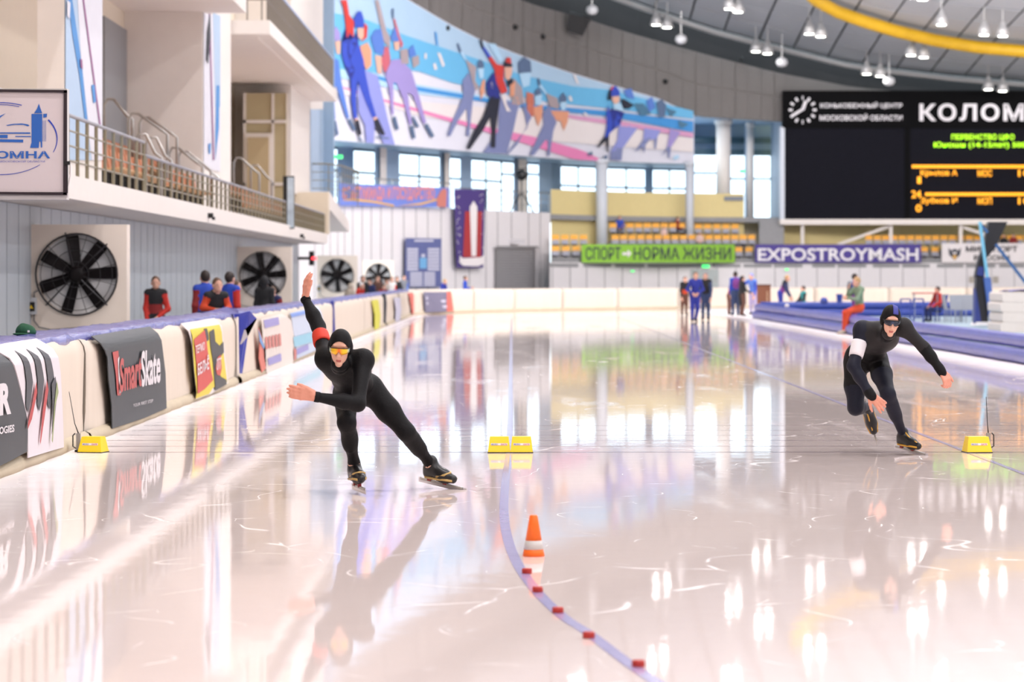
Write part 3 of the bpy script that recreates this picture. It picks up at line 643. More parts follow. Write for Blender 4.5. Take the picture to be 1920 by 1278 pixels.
mp_('printed_skater', [c3(ink, (490, 640), (585, 640), (560, 800), (540, 960), (535, 1115), (490, 1110), (505, 1000), (490, 830), (420, 960), (300, 1130), (270, 1120), (340, 960), (420, 830)), c3(navy, (520, 415), (450, 520), (460, 620), (490, 660), (585, 660), (560, 560), (540, 480)), c3(red, (470, 285), (500, 275), (550, 345), (615, 360), (610, 480), (650, 600), (590, 620), (540, 500), (530, 400)),
    c3(royal, (415, 195), (435, 185), (495, 275), (470, 290)), c3(ink, (390, 120), (410, 115), (430, 190), (415, 205)), c3(orange, (670, 540), (720, 500), (710, 640), (670, 640)), c3(ink, (610, 370), (615, 320), (690, 345), (692, 372)), c3(red, (625, 330), (640, 282), (675, 285), (685, 340)), c3(skin, (620, 375), (690, 370), (690, 430), (660, 500), (625, 470)), c3(ink, (640, 500), (690, 470), (700, 520), (650, 560)), c3(cream, (490, 515), (515, 510), (555, 640), (530, 640)), c3(stripe, (550, 460), (590, 460), (590, 485), (550, 485)), c3(cream, (590, 640), (630, 630), (640, 720), (680, 780), (640, 780))], 8)
mp_('faded_skater_print', [c4(lil, (540, 680), (790, 720), (600, 980), (430, 1050), (520, 900)), c4(ggrey, (500, 985), (590, 985), (575, 1150), (430, 1140), (440, 1040)), c4(tealm, (730, 430), (850, 430), (950, 560), (820, 590)), c4(gblue, (600, 260), (700, 240), (740, 380), (640, 350)), c4(rose, (560, 665), (790, 690), (790, 735), (560, 715))], 5)
mp_('faded_skater_print', [c4(gblue, (890, 400), (960, 340), (1000, 480), (920, 540)), c4(slate, (1010, 420), (1080, 370), (1140, 450), (1120, 600), (1050, 610)), c4(lil, (860, 740), (1070, 770), (1010, 880), (850, 900)), c4(ggrey, (990, 850), (1030, 830), (1010, 1000), (985, 1000)), c4(ggrey, (850, 880), (960, 850), (880, 950), (860, 1060), (840, 980), (740, 1040))], 6)
mp_('faded_skater_print', [c4(tealm, (1130, 480), (1270, 530), (1200, 600)), c4(tealm, (1290, 640), (1420, 690), (1340, 740), (1300, 720)), c4(lil2, (1190, 750), (1320, 790), (1200, 980), (1150, 980)), c4(ggrey, (1150, 975), (1200, 965), (1180, 1130), (1160, 1100), (1150, 1010), (1070, 1100))], 6)
mp_('printed_skater', [c4(royal, (410, 440), (430, 560), (610, 540), (560, 690), (430, 800), (400, 860), (360, 860), (390, 720), (385, 560)), c4(navy, (430, 500), (610, 540), (560, 690), (440, 780)), c4(ink, (360, 840), (420, 810), (410, 1040), (390, 1040), (380, 900), (280, 990), (270, 970)), c4(ink, (560, 370), (620, 380), (735, 450), (680, 490), (600, 500)), c4(pale, (470, 440), (560, 420), (610, 530), (480, 500)),
    c4(ink, (400, 390), (410, 290), (450, 230), (450, 380)), c4(red, (430, 250), (460, 210), (480, 215), (450, 270)), c4(royal, (440, 290), (480, 210), (510, 215), (552, 280), (550, 330), (445, 340)), c4(skin, (455, 345), (550, 335), (550, 400), (500, 450), (460, 400)), c4(slate, (140, 1070), (200, 1030), (215, 1080), (150, 1085)), c4(slate, (350, 1090), (400, 1080), (390, 1150), (350, 1140)), c4(cream, (385, 560), (410, 520), (405, 660), (385, 660))], 8)
# ------------------------------------------------------------------ things on the far wall
def plane_map(a, c, off):
    """map px, py -> point on the vertical plane through the wall points at px a and c"""
    A = CZ(a, 0, off); B = CZ(c, 0, off)
    def f(u, v, layer=0):
        r = Vector(((u - CX) / F, 1.0)); d = Vector((B.x - A.x, B.y - A.y)); n = Vector((-d.y, d.x)); t = (n.x * A.x + n.y * A.y) / (n.x * r.x + n.y * r.y)
        y = t - .012 * (layer + 1); return Vector(((u - CX) / F * y, y, PZ(v, y)))
    return f
def sheet(name, quad, f, mat, label, cat, t=.04, group=None):
    o = MB().slab([f(u, v, -1) for u, v in quad], (0, t, 0)).build(name, mat); return tag(o, label, cat, group)
f = plane_map(636, 845, .7)
bn = sheet('greeting_banner', [(637, 385), (842, 389), (842, 352), (637, 343)], f, M('banner_blue', (110, 130, 205), .6, var=.15, scale=1), 'blue banner with salmon lettering and gold ribbons on the gallery railing', 'banner')
sal = M('salmon_print', (226, 140, 130), .6); gold = M('gold_print', (222, 172, 90), .6)
text('lettering', 'СПАРТАКИАДА И ГОСУДАРСТВО', (643, 378, 815, 350), lambda u, v: f(u, v, 3), sal, bn, bold=.03)
print_obj('ribbon_print', [(gold, [(640, 376), (660, 372), (700, 376), (740, 384), (738, 387), (700, 380), (660, 376)]), (gold, [(745, 386), (790, 380), (820, 372), (822, 375), (790, 384)]), (M('figure_print', (196, 120, 110), .6), [(820, 388), (819, 372), (826, 358), (832, 353), (838, 356), (837, 388)])], lambda u, v, l: f(u, v, 2 + l), bn)
f2 = plane_map(850, 912, .8)
st = sheet('winter_banner', [(856, 502), (906, 502), (910, 356), (851, 354)], f2, M('banner_violet', (70, 52, 120), .6), 'tall violet winter banner with a red panel, white fur trim and snow dots', 'banner')
wht = M('banner_white', (232, 226, 226), .6); rd = M('banner_red', (168, 48, 52), .6); blk = M('print_black', (28, 26, 34), .6)
snow_d = []
for k in range(34):
    u = 855 + random.random() * 50; v = 358 + random.random() * 140
    if 860 < u < 902 and v > 366: u = 855 + (u % 9) if k % 2 else 900 + (u % 6)
    snow_d.append((wht, [(u - 1.2, v), (u, v - 1.4), (u + 1.2, v), (u, v + 1.4)]))
print_obj('snow_dots', snow_d, lambda u, v, l: f2(u, v, 1), st)
print_obj('robe_panel', [(rd, [(872, 396), (904, 396), (902, 482), (868, 482)]), (wht, [(881, 388), (888, 376), (895, 388), (893, 480), (884, 480)]), (wht, [(862, 480), (868, 484), (902, 482), (907, 478), (908, 494), (896, 499), (868, 498), (862, 492)])], lambda u, v, l: f2(u, v, 2 + l), st)
f3 = plane_map(760, 828, .5)
ib = sheet('notice_board', [(759, 538), (827, 538), (828, 447), (760, 446)], f3, M('board_blue', (92, 100, 150), .6, var=.15), 'blue notice board with rows of pale text fields on the white wall', 'board')
palef = M('pale_field', (196, 196, 214), .6)
for k in range(7):
    for a, c in ((763, 784), (802, 824)): print_obj('text_field', [(palef, [(a, 465 + k * 6.2), (c, 465 + k * 6.2), (c, 469.6 + k * 6.2), (a, 469.6 + k * 6.2)])], lambda u, v, l: f3(u, v, 2), ib)
for k in range(5):
    for a, c in ((769, 792), (795, 816)): print_obj('text_field', [(palef, [(a, 510 + k * 5.4), (c, 510 + k * 5.4), (c, 514 + k * 5.4), (a, 514 + k * 5.4)])], lambda u, v, l: f3(u, v, 2), ib)
print_obj('heading', [(palef, [(777, 449), (813, 449), (813, 453), (777, 453)]), (M('board_cyan', (110, 170, 215), .6), [(787, 483), (800, 483), (800, 503), (787, 503)]), (palef, [(790, 476), (797, 476), (797, 482), (790, 482)])], lambda u, v, l: f3(u, v, 2), ib)
f4 = plane_map(928, 1010, .35)
rs = empty('roller_shutter', f4(969, 545)); o0 = Vector(rs.location); tag(rs, 'grey roller shutter door in the white wall', 'door')
gsh = M('shutter_grey', (140, 138, 140), .5, var=.04)
z0, z1 = 0, f4(969, 463).z; n = 22
for k in range(n):
    a = z0 + (z1 - z0) * k / n; c = z0 + (z1 - z0) * (k + 1) / n - .015
    A = f4(930, 500); B = f4(1003, 500); panel('slat', [(A.x - o0.x, A.y - o0.y, a - o0.z), (B.x - o0.x, B.y - o0.y, a - o0.z), (B.x - o0.x, B.y - o0.y, c - o0.z), (A.x - o0.x, A.y - o0.y, c - o0.z)], (0, .05, 0), gsh, rs)
A = f4(1003, 500) - o0; B = f4(1011, 500) - o0
MB().slab([(A.x, A.y, -o0.z), (B.x, B.y, -o0.z), (B.x, B.y, z1 - o0.z), (A.x, A.y, z1 - o0.z)], (0, -.2, 0)).build('guide', M('shutter_guide', (186, 182, 184), .5), rs)
MB().slab([f4(930, 465) - o0, f4(1010, 465) - o0, f4(1010, 461) - o0, f4(930, 461) - o0], (0, -.25, 0)).build('head_box', gsh, rs)
o = MB().box((-.45, -.3, 0), (.45, 0, .22)).raw([], []); hb = MB().box((-.45, -.3, 0), (.45, 0, .2)).box((-.47, -.32, .2), (.47, 0, .24)).build('air_heater', M('shutter_guide', (186, 182, 184), .5)); hb.location = f4(969, 457, 8)
tag(hb, 'pale box above the grey roller shutter', 'heater')
# white columns in front of the yellow wall
for k, (a, c, v0, v1, lb) in enumerate([(1118, 1139, 303, 440, 'pale column rising through the seats left of the blue spectator'), (1286, 1301, 300, 434, 'pale column beside the red spectator'), (1344, 1371, 222, 362, 'thick white column right of the mural'), (1400, 1414, 240, 362, 'slim white column by the gallery doors')]):
    of = (0.6, .6, -3, -6)[k]; A = C3(a, 400, of); B = C3(c, 400, of); r = (B.x - A.x) / 2; m = (A + B) / 2
    zb = 2.3 if k < 2 else 4.98; zt = 8.1 if k < 2 else 10.7
    cyl = MB().lathe([(r, zb), (r, zt)], (m.x, m.y + r, 0), 18).lathe([(r * 1.25, zt - .25), (r * 1.25, zt)], (m.x, m.y + r, 0), 18)
    struct(cyl.build('column', white2 if k > 1 else M('pale_grey_column', (200, 204, 212), .5), None, True), lb, cat='column')
# railing on the far gallery
def railing(name, pts, z0, z1, nbar, post_every, mat, label, r=.03, pr_=.022, capm=None, vertical=False):
    """railing along the polyline pts (x, y): posts, bars and a top rail, each a part"""
    o = empty(name, (pts[0][0], pts[0][1], z0)); o0 = Vector(o.location); tag(o, label, 'railing')
    P3 = [Vector((p[0], p[1], 0)) for p in pts]
    MB().tube([p + Vector((0, 0, z1)) - o0 for p in P3], r, 8).build('top_rail', capm or mat, o, True)
    for k in range(nbar):
        z = z0 + (z1 - z0) * (k + 1) / (nbar + 1); MB().tube([p + Vector((0, 0, z)) - o0 for p in P3], r * .5, 6).build('bar', mat, o)
    tot = sum((b - a).length for a, b in zip(P3[:-1], P3[1:])); n = max(1, int(round(tot / post_every)))
    me = None
    for k in range(n + 1):
        s = tot * k / n
        for a, b in zip(P3[:-1], P3[1:]):
            l = (b - a).length
            if s <= l + 1e-6: p = a + (b - a) * (s / l); break
            s -= l
        if me is None:
            q = MB().tube([(0, 0, 0), (0, 0, z1 - z0)], pr_, 6).build('post' if not vertical else 'baluster', mat, o); me = q.data
        else:
            q = bpy.data.objects.new('post' if not vertical else 'baluster', me); C.objects.link(q); q.parent = o
        q.location = (p.x - o0.x, p.y - o0.y, 0)
    return o
railing('gallery_railing', [cw(p, .25) for p in (846, 880, 920, 970, 1030)], 5.05, 6.1, 2, 1.1, steel, 'thin steel railing above the roller shutter')
railing('gallery_railing', [cw(p, .25) for p in (612, 640, 700, 780, 846)], 5.05, 6.3, 2, 1.3, steel, 'steel railing carrying the blue greeting banner')
railing('gallery_railing', [(-7.3, 112), (-6.8, 112), (-6.3, 114), (-6.0, 120), (-6.4, 128)], 4.5, 5.7, 3, .9, railm, 'steel railing at the corner behind the cream parapet')
# spotlight on a tripod
tp = empty('tripod_spotlight', CZ(978, 5.02, -.8)); tag(tp, 'black spotlight on a tripod behind the gallery railing', 'spotlight')
for a in (90, 210, 330):
    MB().bar((0, 0, 1.1), (.75 * math.cos(math.radians(a)), .75 * math.sin(math.radians(a)), 0), .06).build('leg', black, tp)
MB().bar((0, 0, .6), (0, 0, 2.0), .08).build('pole', black, tp)
MB().lathe([(.1, -.3), (.28, -.22), (.3, .1), (.24, .3)], (0, 0, 2.0), 14, axis=1).build('lamp_head', black, tp, True)
MB().box((-.34, -.03, 1.8), (-.28, .03, 2.3)).box((.28, -.03, 1.8), (.34, .03, 2.3)).box((-.34, -.03, 2.3), (.34, .03, 2.36)).build('yoke', black, tp)
# small lit exit signs
exg = M('exit_green', (60, 225, 110), .5, emit=1.6); exw = M('exit_white', (225, 225, 230), .5)
for nm, p, lb in [('a', C3(635, 294, -8.9), 'green exit sign over the door by the balcony end'), ('b', C3(1393, 321, -8.8), 'green exit sign over the doors right of the mural'), ('c', C3(1323, 499, 3.15), 'green lit exit sign above the door behind the blue skaters'), ('d', C3(1186, 508, 3.15), 'small green sign on the white wall under the green banner'), ('e', C3(1475, 505, 3.15), 'small green sign on the white wall under the violet banner')]:
    e = empty('exit_sign', p); e.scale = (.5, 1, .45) if nm in 'de' else (1, 1, 1); MB().box((-.22, -.06, -.1), (.22, 0, .1)).build('case', exw, e); MB().box((-.2, -.07, -.08), (.2, -.06, .08)).build('lit_face', exg, e); tag(e, lb, 'sign')
fd = lambda u, v, l=0: C3(u, v, 3.08 + .01 * l)
d3 = struct(MB().slab([fd(1296, 592), fd(1347, 592), fd(1347, 505), fd(1296, 505)], (0, -.04, 0)).build('door_3', M('grey_green_door', (176, 184, 184), .5)), 'grey double door behind the blue skaters')
MB().box((0, 0, 0), (.05, -.08, .3)).build('handle', steel, d3).location = fd(1340, 528)
sg = sheet('wall_sign', [(1296, 500), (1318, 500), (1318, 495), (1296, 495)], fd, M('sign_grey', (150, 150, 160), .6), 'small grey sign left of the lit exit sign', 'sign'); sg2 = sheet('wall_sign', [(1340, 501), (1350, 501), (1350, 494), (1340, 494)], fd, M('sign_grey', (150, 150, 160), .6), 'small dark sign right of the lit exit sign', 'sign')
ys = sheet('wall_sign', [(1358, 376), (1394, 376), (1394, 368), (1358, 368)], lambda u, v, l=0: C3(u, v, -.9), M('sign_steel', (130, 136, 146), .6), 'small grey sign at the end of the yellow wall', 'sign')
# ------------------------------------------------------------------ tribune seats
seatg = M('seat_grey', (160, 160, 172), .5); seato = M('seat_orange', (240, 168, 32), .5)
def make_seat():
    r = empty('tribune_chair')
    MB().slab([(-.2, -.42, .36), (.2, -.42, .36), (.2, -.02, .32), (-.2, -.02, .32)], (0, 0, .05)).build('seat', seatg, r)
    MB().slab([(-.19, 0, .3), (.19, 0, .3), (.18, .1, .62), (-.18, .1, .62)], (0, .05, 0)).build('backrest', seatg, r)
    MB().slab([(-.2, .07, .6), (.2, .07, .6), (.2, .12, .86), (-.2, .12, .86)], (0, .07, 0)).build('headrest', seato, r)
    MB().bar((0, -.1, -.1), (0, -.1, .34), .07).build('leg', black, r)
    return r
ps = make_seat(); used = [False]
def seat(px, py_top, of, label):
    """seat whose head rest ends at image row py_top"""
    p = C3(px, py_top, of); loc = (p.x, p.y, p.z - .86)
    if not used[0]: r = ps; used[0] = True; r.location = loc
    else: r = dup(ps, loc)
    return tag(r, label, 'seat', 'grey and orange tribune seats')
step = 15.2
def row(a, c, v, of, lab, skip=()):
    n = int((c - a) / step)
    for k in range(n):
        u = a + step / 2 + k * (c - a) / n
        if any(abs(u - s) < 8 for s in skip): continue
        seat(u, v, of, lab)
row(1034, 1104, 440, 1.6, 'grey and orange seat in the upper row left of the columns')
row(1034, 1092, 461, 2.25, 'grey and orange seat in the front row left of the green banner')
row(1142, 1286, 418, .4, 'grey and orange seat in the back row between the two pale columns')
row(1302, 1388, 420, .4, 'grey and orange seat in the back row right of the pale columns')
row(1146, 1418, 440, 1.6, 'grey and orange seat in the row just above the green banner')
row(1378, 1416, 463, 2.25, 'grey and orange seat in the gap between green and violet banners')
row(1622, 1935, 441, 1.6, 'grey and orange seat in the row above the violet and white banners')
row(1726, 1766, 463, 2.25, 'grey and orange seat in the gap between violet and white banners')
for k, (v, of, a, c) in enumerate([(447 + 12, 1.0, 1034, 1110), (470, 2.0, 1034, 1990), (440, -.1, 1142, 1400), (455, 1.0, 1142, 1990)]):
    A = C3(a, v, of); struct(strip_px('floor_step_%d' % (k + 1), pr(a, c, 40), 2.3, A.z - .35, of + .7, 1.2, concrete), 'concrete step carrying seats')
# stairs and landing left of the scoreboard
for k in range(6):
    A = C3(1424, 455 - k * 9, 2.4 - k * .5); B = C3(1470, 455 - k * 9, 2.4 - k * .5)
    struct(MB().slab([(A.x, A.y, 2.3), (B.x, B.y, 2.3), (B.x, B.y, A.z), (A.x, A.y, A.z)], (0, .6, 0)).build('stair_step', concrete), 'concrete step beside the scoreboard')
# banners on the low wall
def fb(u, v, l=0):
    x, y = cw(u, 3.25 + .012 * l); return Vector((x, y, PZ(v, y)))
def wall_banner(name, a, c, v0, v1, mat, label):
    fb_ = plane_map(a, c, 3.2); return sheet(name, [(a, v1), (c, v1), (c, v0), (a, v0)], fb_, mat, label, 'banner'), fb_
b1, g1 = wall_banner('slogan_banner', 1091, 1378, 458, 492, M('banner_green', (140, 194, 62), .6), 'lime green banner with dark slogan lettering below the seats')
dk = M('letter_dark', (62, 66, 78), .6)
text('lettering', 'СПОРТ', (1098, 487, 1164, 463), lambda u, v: g1(u, v, 2), dk, b1, bold=.012); text('lettering', 'НОРМА', (1188, 487, 1274, 463), lambda u, v: g1(u, v, 2), dk, b1, bold=.012); text('lettering', 'ЖИЗНИ', (1280, 487, 1371, 463), lambda u, v: g1(u, v, 2), dk, b1, bold=.012)
print_obj('arrow_print', [(wht, [(1167, 473), (1177, 473), (1177, 467), (1184, 475), (1177, 483), (1177, 478), (1167, 478)])], lambda u, v, l: g1(u, v, 2), b1)
b2_, g2 = wall_banner('sponsor_banner', 1416, 1727, 458, 492, M('banner_purple', (72, 58, 140), .6), 'violet banner with heavy white capital letters below the seats')
text('lettering', 'EXPOSTROYMASH', (1421, 489, 1722, 465), lambda u, v: g2(u, v, 2), M('letter_white', (236, 232, 236), .6), b2_, bold=.022)
b3, g3 = wall_banner('ministry_banner', 1766, 1990, 456, 492, wht, 'white banner with dark letters and a winged emblem below the seats')
text('lettering', 'МИНСПОРТ', (1811, 472, 1908, 461), lambda u, v: g3(u, v, 2), blk, b3, bold=.03); text('lettering', 'РОССИИ', (1826, 488, 1893, 478), lambda u, v: g3(u, v, 2), blk, b3, bold=.03)
print_obj('emblem', [(dk, [(1778, 464), (1783, 469), (1790, 466), (1797, 469), (1802, 464), (1800, 478), (1795, 482), (1790, 488), (1785, 482), (1780, 478)]), (gold, [(1786, 478), (1794, 478), (1792, 486), (1788, 486)]), (wht, [(1786, 470), (1790, 474), (1794, 470), (1793, 476), (1787, 476)])], lambda u, v, l: g3(u, v, 2 + l), b3)
# ------------------------------------------------------------------ scoreboard
SY = 175.7
def fs(u, v, l=0): return P(u, v, SY - .03 * l)
sb = empty('scoreboard', (PX(1470, SY), SY, PZ(415, SY))); o0 = Vector(sb.location); tag(sb, 'big black scoreboard with clock, white lettering and glowing result lines', 'scoreboard')
scr_ = M('led_panel', (24, 24, 32), .8, var=.1, spec=.1); scr2 = M('board_black', (13, 13, 15), .8, spec=.1)
def sbx(name, u0, v0, u1, v1, d0, d1, mat):
    a = P(u0, v1, SY); c = P(u1, v0, SY); return MB().box((a.x - o0.x, -d0, a.z - o0.z), (c.x - o0.x, d1, c.z - o0.z)).build(name, mat, sb)
sbx('header_panel', 1468, 170, 2120, 240, .12, 1.0, scr2); sbx('screen', 1472, 240, 1698, 412, .02, 1.0, scr_); sbx('screen', 1704, 240, 2110, 412, .02, 1.0, scr_); sbx('screen_divider', 1696, 240, 1706, 412, .06, 1.0, scr2)
sbx('bottom_beam', 1462, 411, 2120, 421, .3, .8, white2); sbx('side_frame', 1463, 238, 1471, 415, .1, 1.0, M('pale_blue_metal', (206, 212, 224), .4)); sbx('side_body', 1468, 172, 1474, 411, -.9, 8.0, M('side_metal', (170, 182, 198), .5))
for u in (1505, 1671, 1802): sbx('leg', u - 3, 420, u + 3, 493, -.1, .4, white2)
for a, c in (((1572, 458), (1668, 424)), ((1802, 424), (1850, 440))): MB().bar(fs(*a) + Vector((0, .3, 0)) - o0, fs(*c) + Vector((0, .3, 0)) - o0, .16, .16).build('strut', white2, sb)
wl_ = M('board_letter', (216, 212, 216), .5, emit=.25)
fz = lambda u, v: fs(u, v, 8) - o0
text('lettering', 'КОНЬКОБЕЖНЫЙ ЦЕНТР', (1538, 204, 1692, 191), fz, wl_, sb, bold=.02); text('lettering', 'МОСКОВСКОЙ ОБЛАСТИ', (1537, 226, 1692, 213), fz, wl_, sb, bold=.02); text('lettering', 'КОЛОМНА', (1724, 227, 2000, 194), fz, wl_, sb, bold=.03, spacing=1.15)
for k in range(12):
    t = math.pi * k / 6; ck = MB(); ck.bar(fz(1505 + 19 * math.sin(t), 206 - 19 * math.cos(t)), fz(1505 + 26 * math.sin(t), 206 - 26 * math.cos(t)), .06, .13); ck.build('clock_mark', wl_, sb)
MB().bar(fz(1505, 206), fz(1511, 189), .08, .17).build('clock_hand', wl_, sb); MB().bar(fz(1508, 203), fz(1485, 217), .08, .14).build('clock_hand', wl_, sb)
lg = M('led_green', (170, 240, 20), .5, emit=1.1); lo_ = M('led_amber', (255, 165, 10), .5, emit=1.0)
text('green_line', 'ПЕРВЕНСТВО ЦФО', (1784, 264, 1902, 251), fz, lg, sb, bold=.02); text('green_line', 'Юноши (14-15лет) 500м', (1751, 279, 1935, 266), fz, lg, sb, bold=.02)
for a, v in ((1710, 312), (1735, 364)):
    o = MB()
    for k in range(60):
        u = a + k * 6.6
        if u < 2100: p = fz(u, v); o.box((p.x, p.y, p.z - .09), (p.x + .175, p.y + .02, p.z + .09))
    o.build('amber_dots', lo_, sb)['kind'] = 'stuff'
for t, bx in [('Крылов А', (1726, 332, 1795, 318)), ('МОС', (1833, 331, 1860, 318)), ('10', (1909, 331, 1932, 318)), ('1', (1720, 344, 1727, 331)), ('24', (1709, 371, 1727, 357)), ('Зубков И', (1726, 384, 1795, 370)), ('МОП', (1833, 383, 1860, 370)), ('10', (1909, 383, 1932, 370)), ('0', (1717, 397, 1728, 383))]:
    text('amber_text', t, bx, fz, lo_, sb, bold=.02)
# ------------------------------------------------------------------ barrier pads along the ice
padm = M('cream_pad_cover', (220, 207, 192), .75, var=.06, scale=1.2, bump=.25, stretch=(1, 5, .6))
tarp = M('blue_tarpaulin', (112, 112, 184), .22, var=.25, scale=7, bump=.5)
tarpd = M('royal_blue_tarpaulin', (52, 62, 160), .3, var=.2, scale=5, bump=.3)
basem = M('worn_pad_base', (196, 182, 158), .8, var=.12)
def wig(y, z, seed=0.0): return .012 * math.sin(y * 2.3 + seed) * (.4 + z) + .008 * math.sin(y * 7.1 + 3 * z + seed) + .005 * math.sin(y * 13 + seed * 2)
def bx(z): return -4.10 - (max(0, z - .86) / .17) ** 2 * .12
prof = [(-4.10, .10), (-4.10, .3), (-4.10, .5), (-4.10, .7), (-4.10, .86), (-4.115, .93), (-4.15, .985), (-4.22, 1.03), (-4.75, 1.03), (-4.78, .9), (-4.78, .0), (-4.10, .0)]
def straight(t, off): return Vector((off, t, 0))
def pad(t0, t1, pos, label, seed, group=None, n=24):
    r = empty('barrier_pad', pos((t0 + t1) / 2, -4.4)); o0 = Vector(r.location); tag(r, label, 'barrier pad', group)
    vs = []; fs = []; m = len(prof)
    for i in range(n + 1):
        t = t0 + (t1 - t0) * i / n; e = .02 * math.exp(-min(i, n - i) * 1.2)
        for k, (x, z) in enumerate(prof):
            w = wig(t, z, seed) if 1 <= k <= 6 else 0; p = pos(t, x + w - e); vs.append((p.x - o0.x, p.y - o0.y, z))
    for i in range(n):
        for k in range(m): fs.append((i * m + k, i * m + (k + 1) % m, (i + 1) * m + (k + 1) % m, (i + 1) * m + k))
    fs.append(tuple(range(m))); fs.append(tuple(n * m + k for k in range(m - 1, -1, -1)))
    add('cover', vs, fs, padm, r, True)
    vs = []; fs = []
    for i in range(n + 1):
        t = t0 + (t1 - t0) * i / n
        for x, z in ((-4.10, 0), (-4.045, 0), (-4.04, .05), (-4.06, .09), (-4.10, .115)): p = pos(t, x + .01 * math.sin(t * 5 + seed)); vs.append((p.x - o0.x, p.y - o0.y, z))
    for i in range(n):
        for k in range(4): fs.append((i * 5 + k, i * 5 + k + 1, i * 5 + k + 6, i * 5 + k + 5))
    add('base_roll', vs, fs, basem, r, True)
    return r
def top_cover(t0, t1, pos, label, mat, seed, n=40, drop=.03):
    vs = []; fs = []; c = [(-4.16, 1.0 - drop), (-4.17, 1.035), (-4.3, 1.05), (-4.45, 1.056), (-4.6, 1.05), (-4.77, 1.04), (-4.80, .95)]
    for i in range(n + 1):
        t = t0 + (t1 - t0) * i / n
        for k, (x, z) in enumerate(c): p = pos(t, x + .012 * math.sin(t * 4 + seed)); vs.append((p.x, p.y, z + .012 * math.sin(t * 6.3 + k * 1.7 + seed) + .008 * math.sin(t * 17 + k)))
    for i in range(n):
        for k in range(6): fs.append((i * 7 + k, i * 7 + k + 1, i * 7 + k + 8, i * 7 + k + 7))
    o = add('top_tarpaulin', vs, fs, mat, None, True); md = o.modifiers.new('thickness', 'SOLIDIFY'); md.thickness = .008; md.offset = 1; return tag(o, label, 'tarpaulin')
by = lambda px: 4.1 * F / (960 - px)
segs = [(8, 17.9), (18, by(160)), (by(160) + .03, 45.6), (46.1, by(585)), (by(585), 70.6), (71.0, by(684)), (by(684) + .1, 98.6), (99.6, 112), (112.1, 124)]
labs = ['cream barrier pad nearest the camera at the picture edge', 'cream barrier pad carrying the dark and white banner', 'cream barrier pad carrying the black and red lettering banner', 'cream barrier pad with the flag coloured poster', 'cream barrier pad behind the raised arm of the skater in front', 'plain cream barrier pad after the blue cord', 'cream barrier pad with the yellow strip', 'cream barrier pad after the dark gap', 'cream barrier pad where the bend begins']
for k, ((a, c), lb) in enumerate(zip(segs, labs)): pad(a, c, straight, lb, k * 1.7, n=int(12 + (c - a) * 2))
tcs = [(8, 45.7, tarp, 'shiny lilac blue tarpaulin along the top of the near barrier'), (45.9, 70.7, tarp, 'shiny lilac blue tarpaulin on the barrier in front of the second fan'), (71.0, 98.6, tarp, 'lilac blue tarpaulin on the barrier in front of the spectators'), (99.6, 124, tarp, 'pale blue tarpaulin on the far end of the straight barrier')]
for k, (a, c, m, lb) in enumerate(tcs): top_cover(a, c, straight, lb, m, k, n=int((c - a) * 4))
o = tag(MB().slab([(-4.06, 70.75, 0.02), (-4.06, 71.0, 0.02), (-4.1, 71.0, 1.04), (-4.1, 70.75, 1.04)], (-.3, 0, 0)).build('blue_strap', tarpd), 'narrow royal blue strip between two cream pads', 'strap')
o = tag(MB().slab([(-4.07, 98.7, 0.0), (-4.07, 99.2, 0.0), (-4.05, 99.55, .7), (-4.08, 99.6, 1.04), (-4.08, 98.7, 1.04)], (-.3, 0, 0)).build('dark_cloth', M('dark_cloth', (40, 48, 62), .8)), 'dark cloth hanging in the gap between cream pads', 'cloth')
def arcpos(t, off): a = math.radians(180 - (t - 124) / 40 * 180 / math.pi); r = AR - (off + 4.1); return Vector((AC[0] + r * math.cos(a), AC[1] + r * math.sin(a), 0))
def arcpos2(t, off): a = math.radians(180 - (t - 124) / 40 * 180 / math.pi); r = AR - (off + 4.10); return Vector((AC[0] + r * math.cos(a), AC[1] + r * math.sin(a), 0))
alabs = ['at the start of the bend', 'under the dark and red poster', 'left of the roller shutter', 'below the roller shutter', 'below the left end of the green banner', 'below the middle of the green banner', 'below the right end of the green banner', 'behind the skaters in blue', 'left of the brown board', 'behind the brown board', 'behind the seated athletes', 'behind the green jacket', 'behind the mast', 'at the far right']
for k in range(13): pad(124.1 + k * 4.6, 124.1 + (k + 1) * 4.6 - .03, arcpos, 'cream pad of the far bend ' + alabs[k], k * 2.1, n=14)
# folded flap of royal blue tarpaulin at the seam
fl_ = MB().slab([P(447, 588, 45.6), P(466, 583, 45.7), P(479, 597, 45.9), P(462, 630, 45.8), P(452, 700, 45.7), P(449, 700, 45.6)], (.02, 0, 0)).build('tarpaulin_flap', tarpd); tag(fl_, 'royal blue tarpaulin flap hanging at the open seam', 'tarpaulin')
MB().slab([P(479, 598, 45.5), P(462, 631, 45.5), P(450, 645, 45.4), P(458, 618, 45.5)], (.02, 0, 0)).build('grey_underside', M('tarp_grey', (176, 168, 172), .6), fl_)
tb = MB().slab([P(380, 592, 47), P(425, 581, 48), P(447, 586, 47), P(447, 594, 46.3), P(400, 598, 46.3)], (0, 0, .05)).build('tarpaulin_fold', tarpd); tag(tb, 'crumpled royal blue tarpaulin fold on the barrier under the leaning boy', 'tarpaulin')
